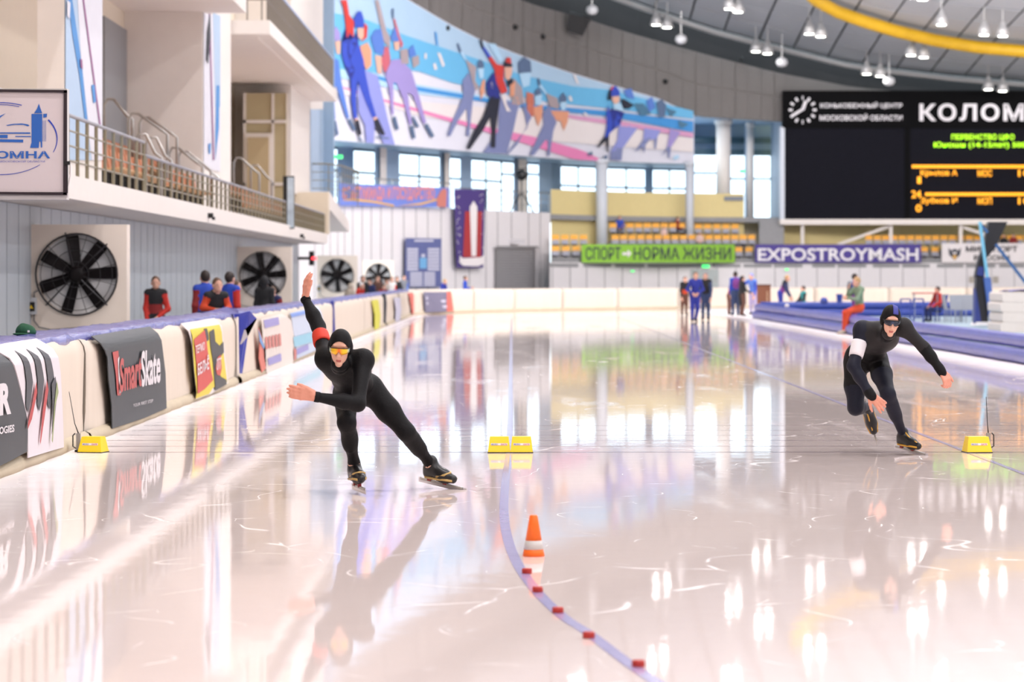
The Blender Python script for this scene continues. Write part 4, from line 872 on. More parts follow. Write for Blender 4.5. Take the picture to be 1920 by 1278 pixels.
# ------------------------------------------------------------------ banners hung on the pads (shapes measured on the pad plane)
def fbar(u, v, layer=0.0):
    Xb = -4.035 + .008 * layer
    y = -Xb * F / (960 - u); z = PZ(v, y)
    if z > .86: Xb = bx(z) + .065 + .008 * layer
    return Vector((Xb, y, z))
def bsheet(name, poly, mat, label, step=12):
    vs = [fbar(u, v, 0) for u, v in poly]
    o = print_obj(name, [(mat, poly)], lambda u, v, l: fbar(u, v, 0), None, step); md = o.modifiers.new('thickness', 'SOLIDIFY'); md.thickness = .01; return tag(o, label, 'banner')
LAY = dict(red_panel=1, dark_panel=1, red_disc=1.8, red_streak=.8, dark_stroke=1.4, green_stroke=2, red_edge=1)
def bprint(par, name, shapes, step=12): return print_obj(name, shapes, lambda u, v, l: fbar(u, v, 2.6 + .5 * l + LAY.get(name, 0)), par, step)
def btext(par, body_, box, mat, bold=.0, slant=0.0, layer=4.5, shear=-.18):
    u0, v0, u1, v1 = box
    return text('lettering', body_, (u0, v0, u1, v1), lambda u, v: fbar(u, v + shear * (u - u0), layer), mat, par, bold, 3, slant)
char = M('banner_charcoal', (48, 51, 56), .5, var=.2, scale=3, stretch=(1, 8, .5)); bwhite = M('banner_offwhite', (226, 218, 224), .55, var=.04); bred = M('print_brick_red', (186, 66, 66), .55); ltr = M('print_pale', (226, 220, 224), .55); bink = M('print_charcoal', (70, 70, 76), .55)
bb = bsheet('dark_banner', [(-150, 955), (-150, 690), (0, 652), (6, 656), (22, 680), (34, 725), (47, 775), (50, 800), (49, 846), (20, 862), (0, 872)], char, 'charcoal banner with cropped white lettering at the picture edge')
btext(bb, 'ER', (-16, 782, 21, 722), ltr, .05); btext(bb, 'NOLOGIES', (-22, 818, 27, 804), ltr, .03)
wb = bsheet('white_banner', [(5, 652), (40, 645), (98, 636), (106, 655), (112, 700), (116, 780), (118, 838), (90, 846), (51, 858), (50, 790), (36, 725), (22, 672)], bwhite, 'white banner with three dark curved streaks and red brush marks')
for k, u in enumerate((44, 65, 84)):
    v = 656 - k * 3
    bprint(wb, 'dark_streak', [(bink, [(u, v), (u + 10, v + 14), (u + 16, v + 45), (u + 18, v + 60), (u + 14, v + 95), (u + 9, v + 118), (u + 5, v + 105), (u + 6, v + 60), (u + 1, v + 20)])])
bprint(wb, 'red_streak', [(bred, [(68, 715), (70, 735), (60, 785), (52, 805), (52, 795), (60, 760)])]); bprint(wb, 'red_streak', [(bred, [(88, 712), (91, 730), (84, 780), (76, 833), (75, 828), (80, 770)])]); bprint(wb, 'dark_stroke', [(bink, [(97, 720), (104, 705), (108, 730), (102, 790), (97, 815), (99, 770)])]); bprint(wb, 'green_stroke', [(M('print_sage', (150, 160, 110), .55), [(107, 712), (110, 735), (104, 760), (99, 830), (97, 826), (102, 760)])])
sk = bsheet('lettered_banner', [(188, 631), (240, 622), (298, 613), (303, 650), (309, 700), (311, 765), (270, 783), (209, 803), (208, 760), (202, 710), (200, 670)], char, 'black banner with red and white lettering on the barrier')
skr = M('lettering_red', (190, 70, 66), .5)
bprint(sk, 'logo_mark', [(skr, [(211, 660), (222, 657), (224, 690), (228, 735), (226, 741), (220, 741), (217, 700)]), (ltr, [(221, 672), (224, 668), (223, 690), (228, 734), (224, 738), (222, 700)])])
btext(sk, 'Smart', (225, 736, 266, 672), skr, .03, shear=-.30); btext(sk, 'Skate', (265, 726, 301, 658), ltr, .03, shear=-.25); btext(sk, 'YOUR FIRST STEP', (250, 763, 287, 757), ltr, .0, shear=-.25)
yb = bsheet('product_banner', [(352, 607), (415, 597), (418, 640), (424, 690), (426, 718), (395, 738), (366, 748), (368, 735), (364, 700), (360, 650)], M('banner_white_edge', (228, 220, 220), .55), 'yellow, red and black product banner hung on the barrier')
yel2 = M('print_yellow', (224, 204, 48), .5); bk2 = M('print_soot', (48, 46, 48), .5); rr = M('print_red', (206, 66, 54), .5)
bprint(yb, 'yellow_ground', [(yel2, [(360, 617), (415, 608), (418, 650), (424, 700), (426, 716), (400, 726), (392, 738), (367, 747), (369, 735), (364, 690)])]); bprint(yb, 'red_panel', [(rr, [(364, 636), (385, 618), (390, 660), (397, 700), (400, 712), (385, 728), (371, 738), (370, 700)])]); bprint(yb, 'dark_panel', [(bk2, [(393, 622), (402, 616), (404, 640), (412, 648), (419, 640), (420, 660), (408, 676), (414, 706), (425, 712), (425, 720), (404, 732), (400, 680), (395, 650)])]); bprint(yb, 'dark_panel', [(bk2, [(384, 616), (390, 615), (392, 636), (388, 640)])]); bprint(yb, 'red_disc', [(rr, [(404, 690), (408, 670), (414, 664), (416, 690), (413, 704), (407, 702)])])
btext(yb, 'ТЕРМО', (367, 664, 384, 648), ltr, .02, shear=-.5, layer=5.5); btext(yb, 'БЕЛЬЁ', (371, 704, 392, 676), ltr, .03, shear=-.6, layer=5.5); btext(yb, 'ОПТ', (406, 694, 415, 672), ltr, .02, layer=6, shear=-.3)
pp = bsheet('poster', [(490, 598), (530, 588), (545, 600), (552, 640), (551, 672), (545, 690), (500, 700), (494, 670), (492, 630)], M('poster_cream', (226, 216, 208), .6), 'pale poster with lilac and red text blocks on the barrier')
lilp = M('print_lilac', (156, 150, 204), .6); redp = M('print_faded_red', (206, 128, 120), .6)
bprint(pp, 'text_block', [(lilp, [(495, 600), (523, 594), (524, 608), (497, 615)])]); bprint(pp, 'text_block', [(lilp, [(502, 672), (527, 662), (528, 676), (504, 685)])])
for k in range(5): bprint(pp, 'red_text_bar', [(redp, [(497 + k * 6.2, 632 - k * 1.5), (501.5 + k * 6.2, 631 - k * 1.5), (503 + k * 6.2, 653 - k * 1.5), (498.5 + k * 6.2, 655 - k * 1.5)])])
fg = bsheet('flag_print', [(484, 614), (497, 655), (498, 690), (490, 698), (485, 672), (486, 640)], M('print_coral', (214, 120, 104), .6), 'blue and coral flag coloured swoosh on the barrier')
bprint(fg, 'blue_field', [(M('print_azure', (110, 160, 214), .6), [(484.5, 616), (496, 650), (495, 655), (487, 640)])])
lb_ = bsheet('light_blue_banner', [(545, 587), (600, 574), (607, 610), (607, 650), (556, 672), (553, 640), (549, 620)], M('print_pale_cyan', (200, 210, 228), .6), 'pale blue banner on the barrier behind the raised arm')
bprint(lb_, 'cyan_band', [(M('print_cyan', (150, 200, 220), .6), [(550, 632), (600, 618), (604, 636), (552, 650)])]); bprint(lb_, 'blue_heading', [(M('print_blue_b', (120, 150, 215), .6), [(546, 588), (590, 578), (591, 584), (547, 595)])]); bprint(lb_, 'text_block', [(lilp, [(556, 654), (578, 645), (579, 655), (557, 665)])]); bprint(lb_, 'red_edge', [(redp, [(551, 652), (556, 655), (556, 671), (552, 676)])])
for nm, q, m, lb in [('yellow_strip', [(697, 563), (709, 561), (713, 590), (711, 614), (702, 618), (702, 590)], M('print_lemon', (214, 210, 70), .6), 'yellow and grey banner strip on the far barrier'), ('lilac_strip', [(738, 558), (750, 557), (752, 580), (750, 600), (741, 603), (742, 580)], M('print_pale_lilac', (206, 204, 222), .6), 'pale lilac banner strip on the far barrier'), ('red_strip', [(766, 549), (775, 548), (779, 570), (780, 588), (773, 590), (770, 570)], M('print_coral_red', (214, 104, 92), .6), 'coral red banner strip at the end of the straight barrier')]:
    bsheet(nm, q, m, lb, 6)
def farc(u, v, l=0):
    t = 130.
    for _ in range(60):
        p = arcpos(t, -4.03 + .02 * l); e = CX + F * p.x / p.y - u; t -= e * .02
    return Vector((p.x, p.y, PZ(v, p.y)))
db = print_obj('dark_poster', [(M('poster_slate', (112, 110, 136), .6), [(794, 547), (830, 547), (838, 584), (797, 586)])], lambda u, v, l: farc(u, v), None); db.modifiers.new('t', 'SOLIDIFY').thickness = .01; tag(db, 'slate and red poster with pale text on the far bend', 'banner')
print_obj('red_side', [(M('print_coral_red', (214, 104, 92), .6), [(838, 546), (846, 546), (851, 583), (838, 584)])], lambda u, v, l: farc(u, v, 1), db); print_obj('slate_side', [(M('poster_slate', (112, 110, 136), .6), [(828, 547), (840, 547), (842, 584), (832, 584)])], lambda u, v, l: farc(u, v, .5), db)
for k, (a, c, v) in enumerate([(799, 815, 556), (800, 812, 566), (817, 836, 562), (818, 838, 572), (806, 818, 574)]): print_obj('text_bar', [(palef, [(a, v), (c, v), (c, v + 5), (a, v + 5)])], lambda u, v_, l: farc(u, v_, 2), db)
# green cap on the barrier
gcap = empty('green_cap', P(48, 642, 28.4)); gcap.location.z = 1.055; tag(gcap, 'dark green cap lying on the blue barrier top', 'cap')
gm = M('green_cloth', (32, 84, 58), .8, var=.2, scale=20, bump=.4)
V, Q, mi = body([ell((0, 0, .05), (.085, .075, .055)), ell((.04, -.02, .03), (.06, .05, .035)), cap((-.07, 0, .03), (-.03, .02, .08), .02, .03)], .008, .012); add('crown', V.tolist(), Q.tolist(), gm, gcap, True)
V, Q, mi = body([ell((-.03, -.07, .015), (.08, .05, .012))], .006, .004); add('peak', V.tolist(), Q.tolist(), gm, gcap, True); MB().box((.03, -.085, .03), (.05, -.078, .05)).build('badge', wht, gcap)
# ------------------------------------------------------------------ fans
fanw = M('fan_housing_white', (242, 228, 214), .5, var=.03); fank = M('fan_black', (24, 18, 20), .5, spec=.2); fang = M('guard_wire', (58, 56, 58), .4, .4); fanb = M('fan_bright_backing', (228, 228, 230), .6)
def make_fan(rot=0.0):
    r = empty('fan_unit'); w = 1.56; R = .625; zc_ = 2.36 - .73; n = 40
    b = MB(); vs = []; fs = []
    sq = []
    for k in range(n):
        t = 2 * math.pi * k / n; c, s = math.cos(t), math.sin(t); m = max(abs(c), abs(s)); sq.append((c / m * w / 2, s / m * w / 2))
    ring = [(R * math.cos(2 * math.pi * k / n), R * math.sin(2 * math.pi * k / n)) for k in range(n)]
    z_lo = 0.0
    def zz(y): return zc_ + y if y > -w / 2 + .001 else z_lo
    vs = [(x, 0, zz(y) if y > -w / 2 + .001 else z_lo) for x, y in sq] + [(x, 0, zc_ + y) for x, y in ring] + [(x, .19, zc_ + y) for x, y in ring]
    for k in range(n):
        j = (k + 1) % n; fs += [(k, j, n + j, n + k), (n + k, n + j, 2 * n + j, 2 * n + k)]
    b.raw(vs, fs); top = zc_ + w / 2
    b.raw([(-w / 2, 0, 0), (-w / 2, .4, 0), (-w / 2, .4, top), (-w / 2, 0, top)], [(0, 1, 2, 3)]); b.raw([(w / 2, 0, 0), (w / 2, .4, 0), (w / 2, .4, top), (w / 2, 0, top)], [(3, 2, 1, 0)])
    b.raw([(-w / 2, 0, top), (w / 2, 0, top), (w / 2, .4, top), (-w / 2, .4, top)], [(0, 1, 2, 3)]); b.raw([(-w / 2, .4, 0), (w / 2, .4, 0), (w / 2, .4, top), (-w / 2, .4, top)], [(0, 1, 2, 3)])
    b.build('housing', fanw, r)
    MB().lathe([(R, .0), (R, .02)], (0, .17, zc_), n, axis=1).build('bright_backing', fanb, r)  # solid plate, coloured pale for the light seen through the open fan
    for k in range(7):
        t = rot + math.radians((98, 50, 3, -52, -106, 200, 150)[k]); c, s = math.cos(t), math.sin(t); B = MB()
        pts = []
        for rad, half in ((.10, .07), (.3, .085), (.56, .10), (.61, .09)):
            pts.append(((rad * c - half * s), (rad * s + half * c), rad, half))
        up = [(rad * c - h_ * s, .02, zc_ + rad * s + h_ * c) for _, _, rad, h_ in pts]; dn = [(rad * c + h_ * s, .10, zc_ + rad * s - h_ * c) for _, _, rad, h_ in pts]
        B.slab(up + dn[::-1], (0, .015, 0)).build('blade', fank, r)
    MB().lathe([(.05, -.08), (.1, -.07), (.14, 0), (.14, .2)], (0, .0, zc_), 18, axis=1).build('hub', fank, r, True)
    g = empty('guard'); g.parent = r
    for q, rad in ((0, R + .01), (.02, .56), (-.05, .38), (-.08, .2)):
        MB().tube([(rad * math.cos(2 * math.pi * k / 40), -.04 + min(q, 0), zc_ + rad * math.sin(2 * math.pi * k / 40)) for k in range(40)], .016 if rad > .6 else .006, 5, closed=True).build('ring', fang, g)
    for k in range(12):
        t = math.radians(15 + 30 * k); thick = k in (3, 1, 7, 10)
        MB().tube([(.12 * math.cos(t), -.12, zc_ + .12 * math.sin(t)), (.4 * math.cos(t), -.1, zc_ + .4 * math.sin(t)), ((R + (.05 if thick else 0)) * math.cos(t), -.02, zc_ + (R + (.05 if thick else 0)) * math.sin(t))], .012 if thick else .005, 5).build('spoke', fang, g)
    B = MB().box((-.76, -.1, zc_ - .62), (-.62, 0, zc_ - .36)); cb = B.build('control_box', M('box_grey', (206, 208, 212), .5), r)
    MB().box((-.755, -.115, zc_ - .57), (-.64, -.1, zc_ - .43)).build('black_panel', black, cb); MB().slab([(-.73, -.12, zc_ - .53), (-.66, -.12, zc_ - .53), (-.695, -.12, zc_ - .47)], (0, .01, 0)).build('warning_triangle', M('warning_yellow', (236, 196, 30), .5), cb)
    MB().tube([(-.66, -.04, zc_ - .62), (-.66, -.05, zc_ - .72), (-.58, -.06, zc_ - .82), (-.4, -.06, zc_ - .86), (-.1, -.05, zc_ - .84), (.5, -.05, zc_ - .8)], .014, 6).build('cable', M('grey_cable', (130, 126, 124), .6), r, True)
    MB().tube([(-.66, -.04, zc_ - .36), (-.66, -.04, zc_ - .28), (-.58, -.04, zc_ - .24)], .014, 6).build('cable', M('grey_cable', (130, 126, 124), .6), r, True)
    return r
fn = make_fan(); fls = ['large black bladed fan in a cream housing nearest the camera', 'black bladed fan in a cream housing behind the person in black', 'third black bladed fan in a cream housing along the wall', 'farthest black bladed fan, above the group of spectators']
for k, (px, Yf) in enumerate([(137, 48.0), (487, 84.0), (626, 119.0), (703, 143.0)]):
    loc = ((px + (7 if k == 0 else 6) - CX) / F * Yf, Yf, 0)
    o = fn if k == 0 else make_fan((0, .03, .35, -.2)[k]); o.location = loc; tag(o, fls[k], 'fan')
    if k == 3: o.scale = (.92, .92, .97)
MB()
wbx = MB().box((-7.5, 57.2, .55), (-7.25, 58.0, 1.1)).box((-7.51, 57.15, 1.1), (-7.22, 58.05, 1.13)).build('wall_cabinet', M('cabinet_grey', (176, 182, 188), .5)); tag(wbx, 'small grey cabinet on the wall beside the standing boy', 'cabinet')
rl = empty('red_signal', P(586, 484, 107.88)); MB().box((-.12, -.1, -.25), (.05, .1, .25)).build('case', black, rl); MB().box((-.56, -.02, -.05), (-.12, .12, .05)).build('bracket', black, rl); MB().lathe([(.1, 0), (.08, .1)], (.06, -.12, -.05), 10).build('red_light', M('red_glow', (240, 60, 70), .5, emit=2.), rl); tag(rl, 'small black box with a red light at the end of the wall', 'signal')
# ------------------------------------------------------------------ lightbox sign
YS = 29.0
sg = empty('lightbox_sign', (PX(130, YS), YS, PZ(370, YS))); o0 = Vector(sg.location); tag(sg, 'white lightbox sign with blue tower logo and lettering in a black frame', 'sign')
def fsg(u, v, l=0): return P(u, v, YS - .012 - .002 * l) - o0
a = P(-128, 366, YS) - o0; c = P(125, 166, YS) - o0
MB().box((a.x, 0, a.z), (c.x, .16, c.z)).build('case', M('sign_side', (206, 202, 200), .5), sg)
MB().box((a.x + .02, -.012, a.z + .03), (c.x - .02, 0, c.z - .03)).build('face', M('sign_face', (214, 202, 204), .5, var=.02), sg)
fr = M('sign_frame_black', (40, 26, 34), .5)
for nm, q in (('t', [(-128, 166), (126, 169), (126, 174), (-128, 171)]), ('b', [(-128, 358), (125, 361), (125, 366), (-128, 362)]), ('r', [(120, 170), (126, 170), (126, 365), (119, 365)])):
    MB().slab([fsg(u, v) for u, v in q], (0, -.02, 0)).build('frame_bar', fr, sg)
MB().box((a.x, -.005, a.z - .04), (c.x, .16, a.z)).build('lower_rail', M('sign_side', (206, 202, 200), .5), sg)
lbm = M('logo_blue', (40, 98, 182), .5, var=.03); lbd = M('logo_royal', (28, 62, 176), .5, var=.03)
def sh(name, *polys, m=lbm): return print_obj(name, [(m, p) for p in polys], lambda u, v, l: fsg(u, v, 2 + .3 * l), sg)
z1 = lambda x, y: (x / 5.553, 150 + y / 5.556)
def zz_(*p): return [z1(*q) for q in p]
def ellarc(cx, cy, rx, ry, a0, a1, w0, w1, n=20):
    o_ = []; i_ = []
    for k in range(n + 1):
        t = math.radians(a0 + (a1 - a0) * k / n); w = w0 + (w1 - w0) * k / n
        o_.append((cx + rx * math.cos(t), cy - ry * math.sin(t))); i_.append((cx + (rx - w) * math.cos(t), cy - (ry - w) * math.sin(t)))
    return o_ + i_[::-1]
sh('logo_ring', ellarc(1, 260, 107, 68.5, 68, 200, 1.6, 2.2), m=lbd); sh('logo_ring', ellarc(1, 260, 103, 64.5, 70, 200, 1.2, 1.6), m=lbd); sh('logo_ring', ellarc(1, 260, 107, 68.5, 32, -22, 3.2, 1.2), m=lbd); sh('logo_ring', ellarc(1, 260, 107, 68, -46, -150, 1.0, 1.8), m=lbd)
sh('logo_tower', zz_((328, 352), (440, 352), (440, 700), (425, 706), (422, 640), (408, 640), (405, 706), (312, 706), (328, 650)), zz_((450, 352), (490, 350), (486, 388), (450, 392)), zz_((355, 345), (385, 300), (405, 245), (430, 320), (440, 345)))
for k in range(3): sh('logo_tower_line', zz_((446 + k * 14, 420), (450 + k * 14, 420), (450 + k * 14, 640), (446 + k * 14, 640)))
sh('logo_rink', zz_((60, 470), (140, 456), (230, 452), (290, 462), (308, 474), (290, 482), (240, 466), (150, 466), (80, 476))); sh('logo_rink', zz_((-200, 545), (316, 545), (314, 560), (-200, 556))); sh('logo_rink', zz_((160, 583), (322, 583), (322, 594), (160, 592))); sh('logo_rink', zz_((-300, 612), (242, 620), (242, 650), (-300, 640))); sh('logo_rink', zz_((-200, 570), (80, 570), (80, 605), (-200, 600)))
sh('logo_stroke', zz_((-120, 480), (0, 372), (60, 346), (10, 385), (-100, 490))); sh('logo_block', zz_((-420, 420), (-230, 420), (-240, 530), (-420, 540)))
text('lettering', 'КОЛОМНА', (-78, 297, 94, 283), lambda u, v: fsg(u, v, 4), lbm, sg, bold=.03); text('lettering', 'КОНЬКОБЕЖНЫЙ ЦЕНТР МОСКОВСКОЙ ОБЛАСТИ', (-88, 305, 84, 300), lambda u, v: fsg(u, v, 4), lbd, sg, slant=.0)
cb = MB().tube([P(126, 308, YS) - o0, P(133, 309, YS) - o0, P(132, 330, YS) - o0, P(128, 350, YS) - o0, P(126, 370, YS) - o0], .008, 6).build('cable', wht, sg, True); MB().box((-.045, -.05, .31), (.01, .0, .34)).build('clip', black, sg); MB().box((-.035, -.03, .04), (-.012, 0, .32)).build('cable_guide', black, sg)
MB().box((a.x - 2.2, .05, a.z + .3), (a.x, .12, a.z + .42)).build('bracket', steel, sg); MB().box((a.x - 2.2, .05, c.z - .4), (a.x, .12, c.z - .28)).build('bracket', steel, sg)
# ------------------------------------------------------------------ balcony railings, seats, handrails
railing('balcony_railing', [(-6.38, 30), (-6.38, 53.3)], 3.05, 3.92, 3, 1.0, railm, 'near section of the balcony railing beside the sign', .03, .03, capm=M('blue_grey_rail', (160, 160, 168), .4, .5))
railing('balcony_railing', [(-6.38, 53.5), (-6.38, 86.5)], 3.05, 3.70, 3, 1.0, railm, 'middle section of the balcony railing in front of the orange seats', .03, .03, capm=M('blue_grey_rail', (160, 160, 168), .4, .5))
railing('balcony_railing', [(-6.38, 88.5), (-6.38, 104.5)], 3.05, 3.72, 2, .8, railm, 'far section of the balcony railing beyond the screen', .03, .03, capm=M('blue_grey_rail', (160, 160, 168), .4, .5))
rr_ = railing('upper_railing', [(-6.9, 80.2), (-6.4, 80.2), (-6.4, 110)], 8.26, 9.35, 1, .38, M('grey_brown_rail', (128, 120, 112), .5, .3), 'dense upright bar railing of the far upper balcony', .035, .02, capm=M('sky_rail', (170, 190, 224), .4, .3), vertical=True)
sc2 = empty('upright_screen', (-6.3, 87.4, 2.95)); MB().box((-.2, -.06, 0), (.12, .06, 1.5)).build('case', black, sc2)
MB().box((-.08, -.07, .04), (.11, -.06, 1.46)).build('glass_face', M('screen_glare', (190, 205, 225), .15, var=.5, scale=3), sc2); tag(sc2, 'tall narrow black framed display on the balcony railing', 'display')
wood = M('seat_beech', (212, 168, 122), .5, var=.1, scale=8); wood2 = M('seat_orange_ply', (186, 112, 66), .5, var=.12, scale=8)
def bseat(m1, m2):
    r = empty('auditorium_chair'); MB().slab([(-.05, -.22, .42), (.38, -.22, .45), (.38, .22, .45), (-.05, .22, .42)], (0, 0, .03)).build('seat', m1, r)
    MB().slab([(-.06, -.22, .4), (-.06, .22, .4), (-.16, .22, .88), (-.16, -.22, .88)], (-.03, 0, 0)).build('backrest', m2, r)
    MB().box((.0, -.2, 0), (.06, -.16, .42)).build('support', black, r); MB().box((.0, .16, 0), (.06, .2, .42)).build('support', black, r)
    return r
bs1 = bseat(wood, wood2); first_b = [True]
for blk_, y0, y1 in (('first seat block nearest the sign', 54.2, 62.6), ('second seat block before the middle pier', 64.2, 72.0), ('far seat block beyond the display', 84, 99)):
    for rw, (x, z) in enumerate(((-7.25, 3.05), (-8.05, 3.4), (-8.8, 3.75))):
        if y0 > 80 and rw == 2: continue
        for k in range(int((y1 - y0) / .58)):
            loc = (x, y0 + .29 + k * .58, z)
            if first_b[0]: o = bs1; first_b[0] = False; o.location = loc
            else: o = dup(bs1, loc)
            tag(o, 'orange wooden seat in the %s row of the %s' % (('front', 'middle', 'back')[rw], blk_), 'seat', 'orange wooden balcony seats')
struct(MB().box((-9.15, 53.5, 3.05), (-7.65, 79.9, 3.4)).box((-9.15, 53.5, 3.4), (-8.4, 72.5, 3.75)).build('floor_balcony_step', concrete), 'raised steps under the balcony seats'); struct(MB().box((-9.15, 82, 3.05), (-7.65, 99.8, 3.4)).build('floor_balcony_step_far', concrete), 'raised step under the far balcony seats')
def hoop(x0, y, z, L, h, label):
    o = MB().tube([(x0, y, z - .45), (x0, y, z + h * .85), (x0 + .06, y, z + h), (x0 + .2, y, z + h), (x0 + L - .12, y, z + h * .62), (x0 + L, y, z + h * .52), (x0 + L, y, z - .45)], .03, 7).build('hoop_handrail', steel, None, True); return tag(o, label, 'handrail')
for k, (u, v, Yh, L, lb) in enumerate([(196, 186, 66, .6, 'steel handrail hoop in front of the tall grey door'), (242, 213, 64.0, .8, 'upper steel handrail hoop at the first aisle, near one'), (262, 220, 66.0, .8, 'upper steel handrail hoop at the first aisle, far one'), (254, 252, 57, .48, 'low steel handrail hoop in the first aisle, near one'), (274, 258, 58.6, .48, 'low steel handrail hoop in the first aisle, far one'), (318, 277, 70.0, .75, 'steel handrail hoop at the second aisle, near one'), (335, 284, 71.5, .75, 'steel handrail hoop at the second aisle, far one'), (368, 311, 73, .7, 'low steel handrail hoop before the middle pier'), (438, 296, 84, .7, 'steel handrail hoop beyond the middle pier'), (470, 310, 88, .6, 'steel handrail hoop behind the display')]):
    p = P(u, v, Yh); h = .9; hoop(p.x, Yh, p.z - h, L, h, lb)
ch = empty('balcony_chair', (-6.95, 46.4, 3.05)); org_s = M('chair_orange', (206, 110, 60), .5); tag(ch, 'metal chair with an orange seat behind the near balcony railing', 'chair')
MB().slab([(-.2, -.22, .45), (.22, -.22, .45), (.22, .22, .45), (-.2, .22, .45)], (0, 0, .04)).build('seat', org_s, ch)
for x, y in ((-.18, -.2), (-.18, .2), (.2, -.2), (.2, .2)): MB().bar((x * 1.15, y * 1.1, 0), (x, y, .45), .025).build('leg', steel, ch)
MB().tube([(-.19, -.2, .45), (-.25, -.2, .85), (-.25, .2, .85), (-.19, .2, .45)], .014, 6).build('backrest', steel, ch)
for u, v, lb in ((395, 404, 'small dark spotlight on the white balcony edge'), (566, 442, 'small dark fitting near the end of the white balcony edge')):
    Yq = 6.25 * F / (960 - u); o = MB().box((-.05, -.1, -.05), (.05, .1, .05)).box((.03, -.06, -.09), (.09, .06, -.03)).build('edge_fitting', black); o.location = P(u, v, Yq); tag(o, lb, 'fitting')
# ------------------------------------------------------------------ infield
struct(MB().box((9.62, 15, -.01), (47.8, 122.4, .015)).build('infield_floor', M('pale_turquoise_floor', (168, 190, 204), .35, var=.12, scale=.6)), 'pale turquoise floor of the infield')
tubm = M('lilac_blue_foam', (76, 78, 168), .35, var=.3, scale=6, bump=.3, stretch=(1, .25, 1)); tubd = M('deep_blue_foam', (46, 66, 150), .4, var=.2, scale=4)
def foam(name, pts, r, mat, label):
    o = MB().tube(pts, r, 14).build(name, mat, None, True); return tag(o, label, 'foam roll')
ed = list(np.arange(30, 119.2, 1.5))
def wob(i, y): return .012 * math.sin(y * 1.9 + i) + .006 * math.sin(y * 5 + 2 * i)
foam('foam_roll', [(9.36 + wob(0, y), y, .138) for y in ed] + [(9.5, 119.6, .138)], .138, tubm, 'lower blue foam roll along the inner edge of the ice')
foam('foam_roll', [(9.46 + wob(2, y), y, .405) for y in ed] + [(9.6, 119.5, .405)], .135, tubm, 'upper blue foam roll along the inner edge of the ice')
xe = list(np.arange(9.9, 27, 1.2))
foam('foam_roll', [(x, 122.5 + wob(1, x), .15) for x in xe], .15, tubd, 'lower deep blue foam roll across the far end of the infield')
foam('foam_roll', [(x, 122.6 + wob(3, x), .44) for x in xe], .15, tubd, 'upper deep blue foam roll across the far end of the infield')
# white mat stack
def mat_stack():
    labs = ['bottom', 'second', 'third', 'top']
    for k in range(4):
        x0 = PX(1866 + (3 if k % 2 else 0), 88); b = MB(); z0 = .02 + k * .285; r = .06
        pr_ = [(x0, z0 + r), (x0 + r * .3, z0 + r * .3), (x0 + r, z0), (x0 + 4.5, z0), (x0 + 4.5, z0 + .28), (x0 + r, z0 + .28), (x0 + r * .3, z0 + .28 - r * .3), (x0, z0 + .28 - r)]
        b.slab([(x, 87, z) for x, z in pr_], (0, 2.4, 0)); tag(b.build('foam_mat', M('white_vinyl', (222, 212, 204), .5, var=.05)), '%s white foam mat of the stack beside the mast' % labs[k], 'mat')
    vs = []; fs = []
    for i in range(13):
        for j in range(5): vs.append((PX(1885, 88) + i * .3, 87.2 + j * .5, 1.17 + .03 * math.sin(i * 1.3 + j) + (.02 if i else 0)))
    for i in range(12):
        for j in range(4): fs.append((i * 5 + j, i * 5 + j + 1, i * 5 + j + 6, i * 5 + j + 5))
    o = add('blue_sheet', vs, fs, tarp, None, True); o.modifiers.new('t', 'SOLIDIFY').thickness = .02; tag(o, 'blue sheet spread on the white mat stack', 'sheet')
mat_stack()
# folded basketball style mast
YM = 97.0; ms = empty('padded_mast', (PX(1843, YM), YM, .015)); o0 = Vector(ms.location); tag(ms, 'leaning mast with black and blue padding and a light blue tube on the infield', 'mast')
mp2 = lambda u, v, dy=0: P(u, v, YM) + Vector((0, dy, 0)) - o0
bpad = M('mast_black_pad', (26, 24, 30), .5); bpad2 = M('mast_blue_pad', (44, 58, 130), .5, var=.15); ltub = M('mast_light_blue', (120, 190, 220), .4); dtub = M('mast_blue_tube', (50, 96, 150), .4)
MB().slab([mp2(1826, 606, -.3), mp2(1845, 606, -.3), mp2(1842, 540, -.3), mp2(1826, 540, -.3)], (0, .5, 0)).build('blue_pad', bpad2, ms)
MB().slab([mp2(1838, 606, -.32), mp2(1850, 604, -.32), mp2(1846, 520, -.32), mp2(1828, 520, -.32), mp2(1827, 540, -.32)], (0, .45, 0)).build('black_pad', bpad, ms)
MB().slab([mp2(1826, 520, -.25), mp2(1843, 520, -.25), mp2(1846, 486, -.25), mp2(1866, 462, -.25), mp2(1887, 416, -.25), mp2(1852, 416, -.25), mp2(1843, 460, -.25), mp2(1832, 490, -.25)], (0, .4, 0)).build('black_arm', bpad, ms)
MB().slab([mp2(1829, 515, -.3), mp2(1842, 518, -.3), mp2(1842, 500, -.3), mp2(1832, 500, -.3)], (0, .5, 0)).build('blue_collar', bpad2, ms)
MB().bar(mp2(1833, 416, -.45), mp2(1847, 520, -.45), .09, .09).build('light_blue_tube', ltub, ms); MB().bar(mp2(1846, 520, -.45), mp2(1858, 605, -.45), .2, .2).build('padded_tube', M('mast_mid_blue', (72, 104, 176), .5), ms)
MB().bar(mp2(1833, 418, -.4), mp2(1848, 436, -.4), .08, .08).build('brace', dtub, ms); MB().bar(mp2(1864, 458, -.3), mp2(1945, 562, -.3), .09, .09).build('brace', dtub, ms)
MB().slab([mp2(1824, 609, -.6), mp2(1868, 609, -.6), mp2(1866, 603, -.6), mp2(1828, 603, -.6)], (0, 1.2, 0)).build('base_slab', wht, ms)
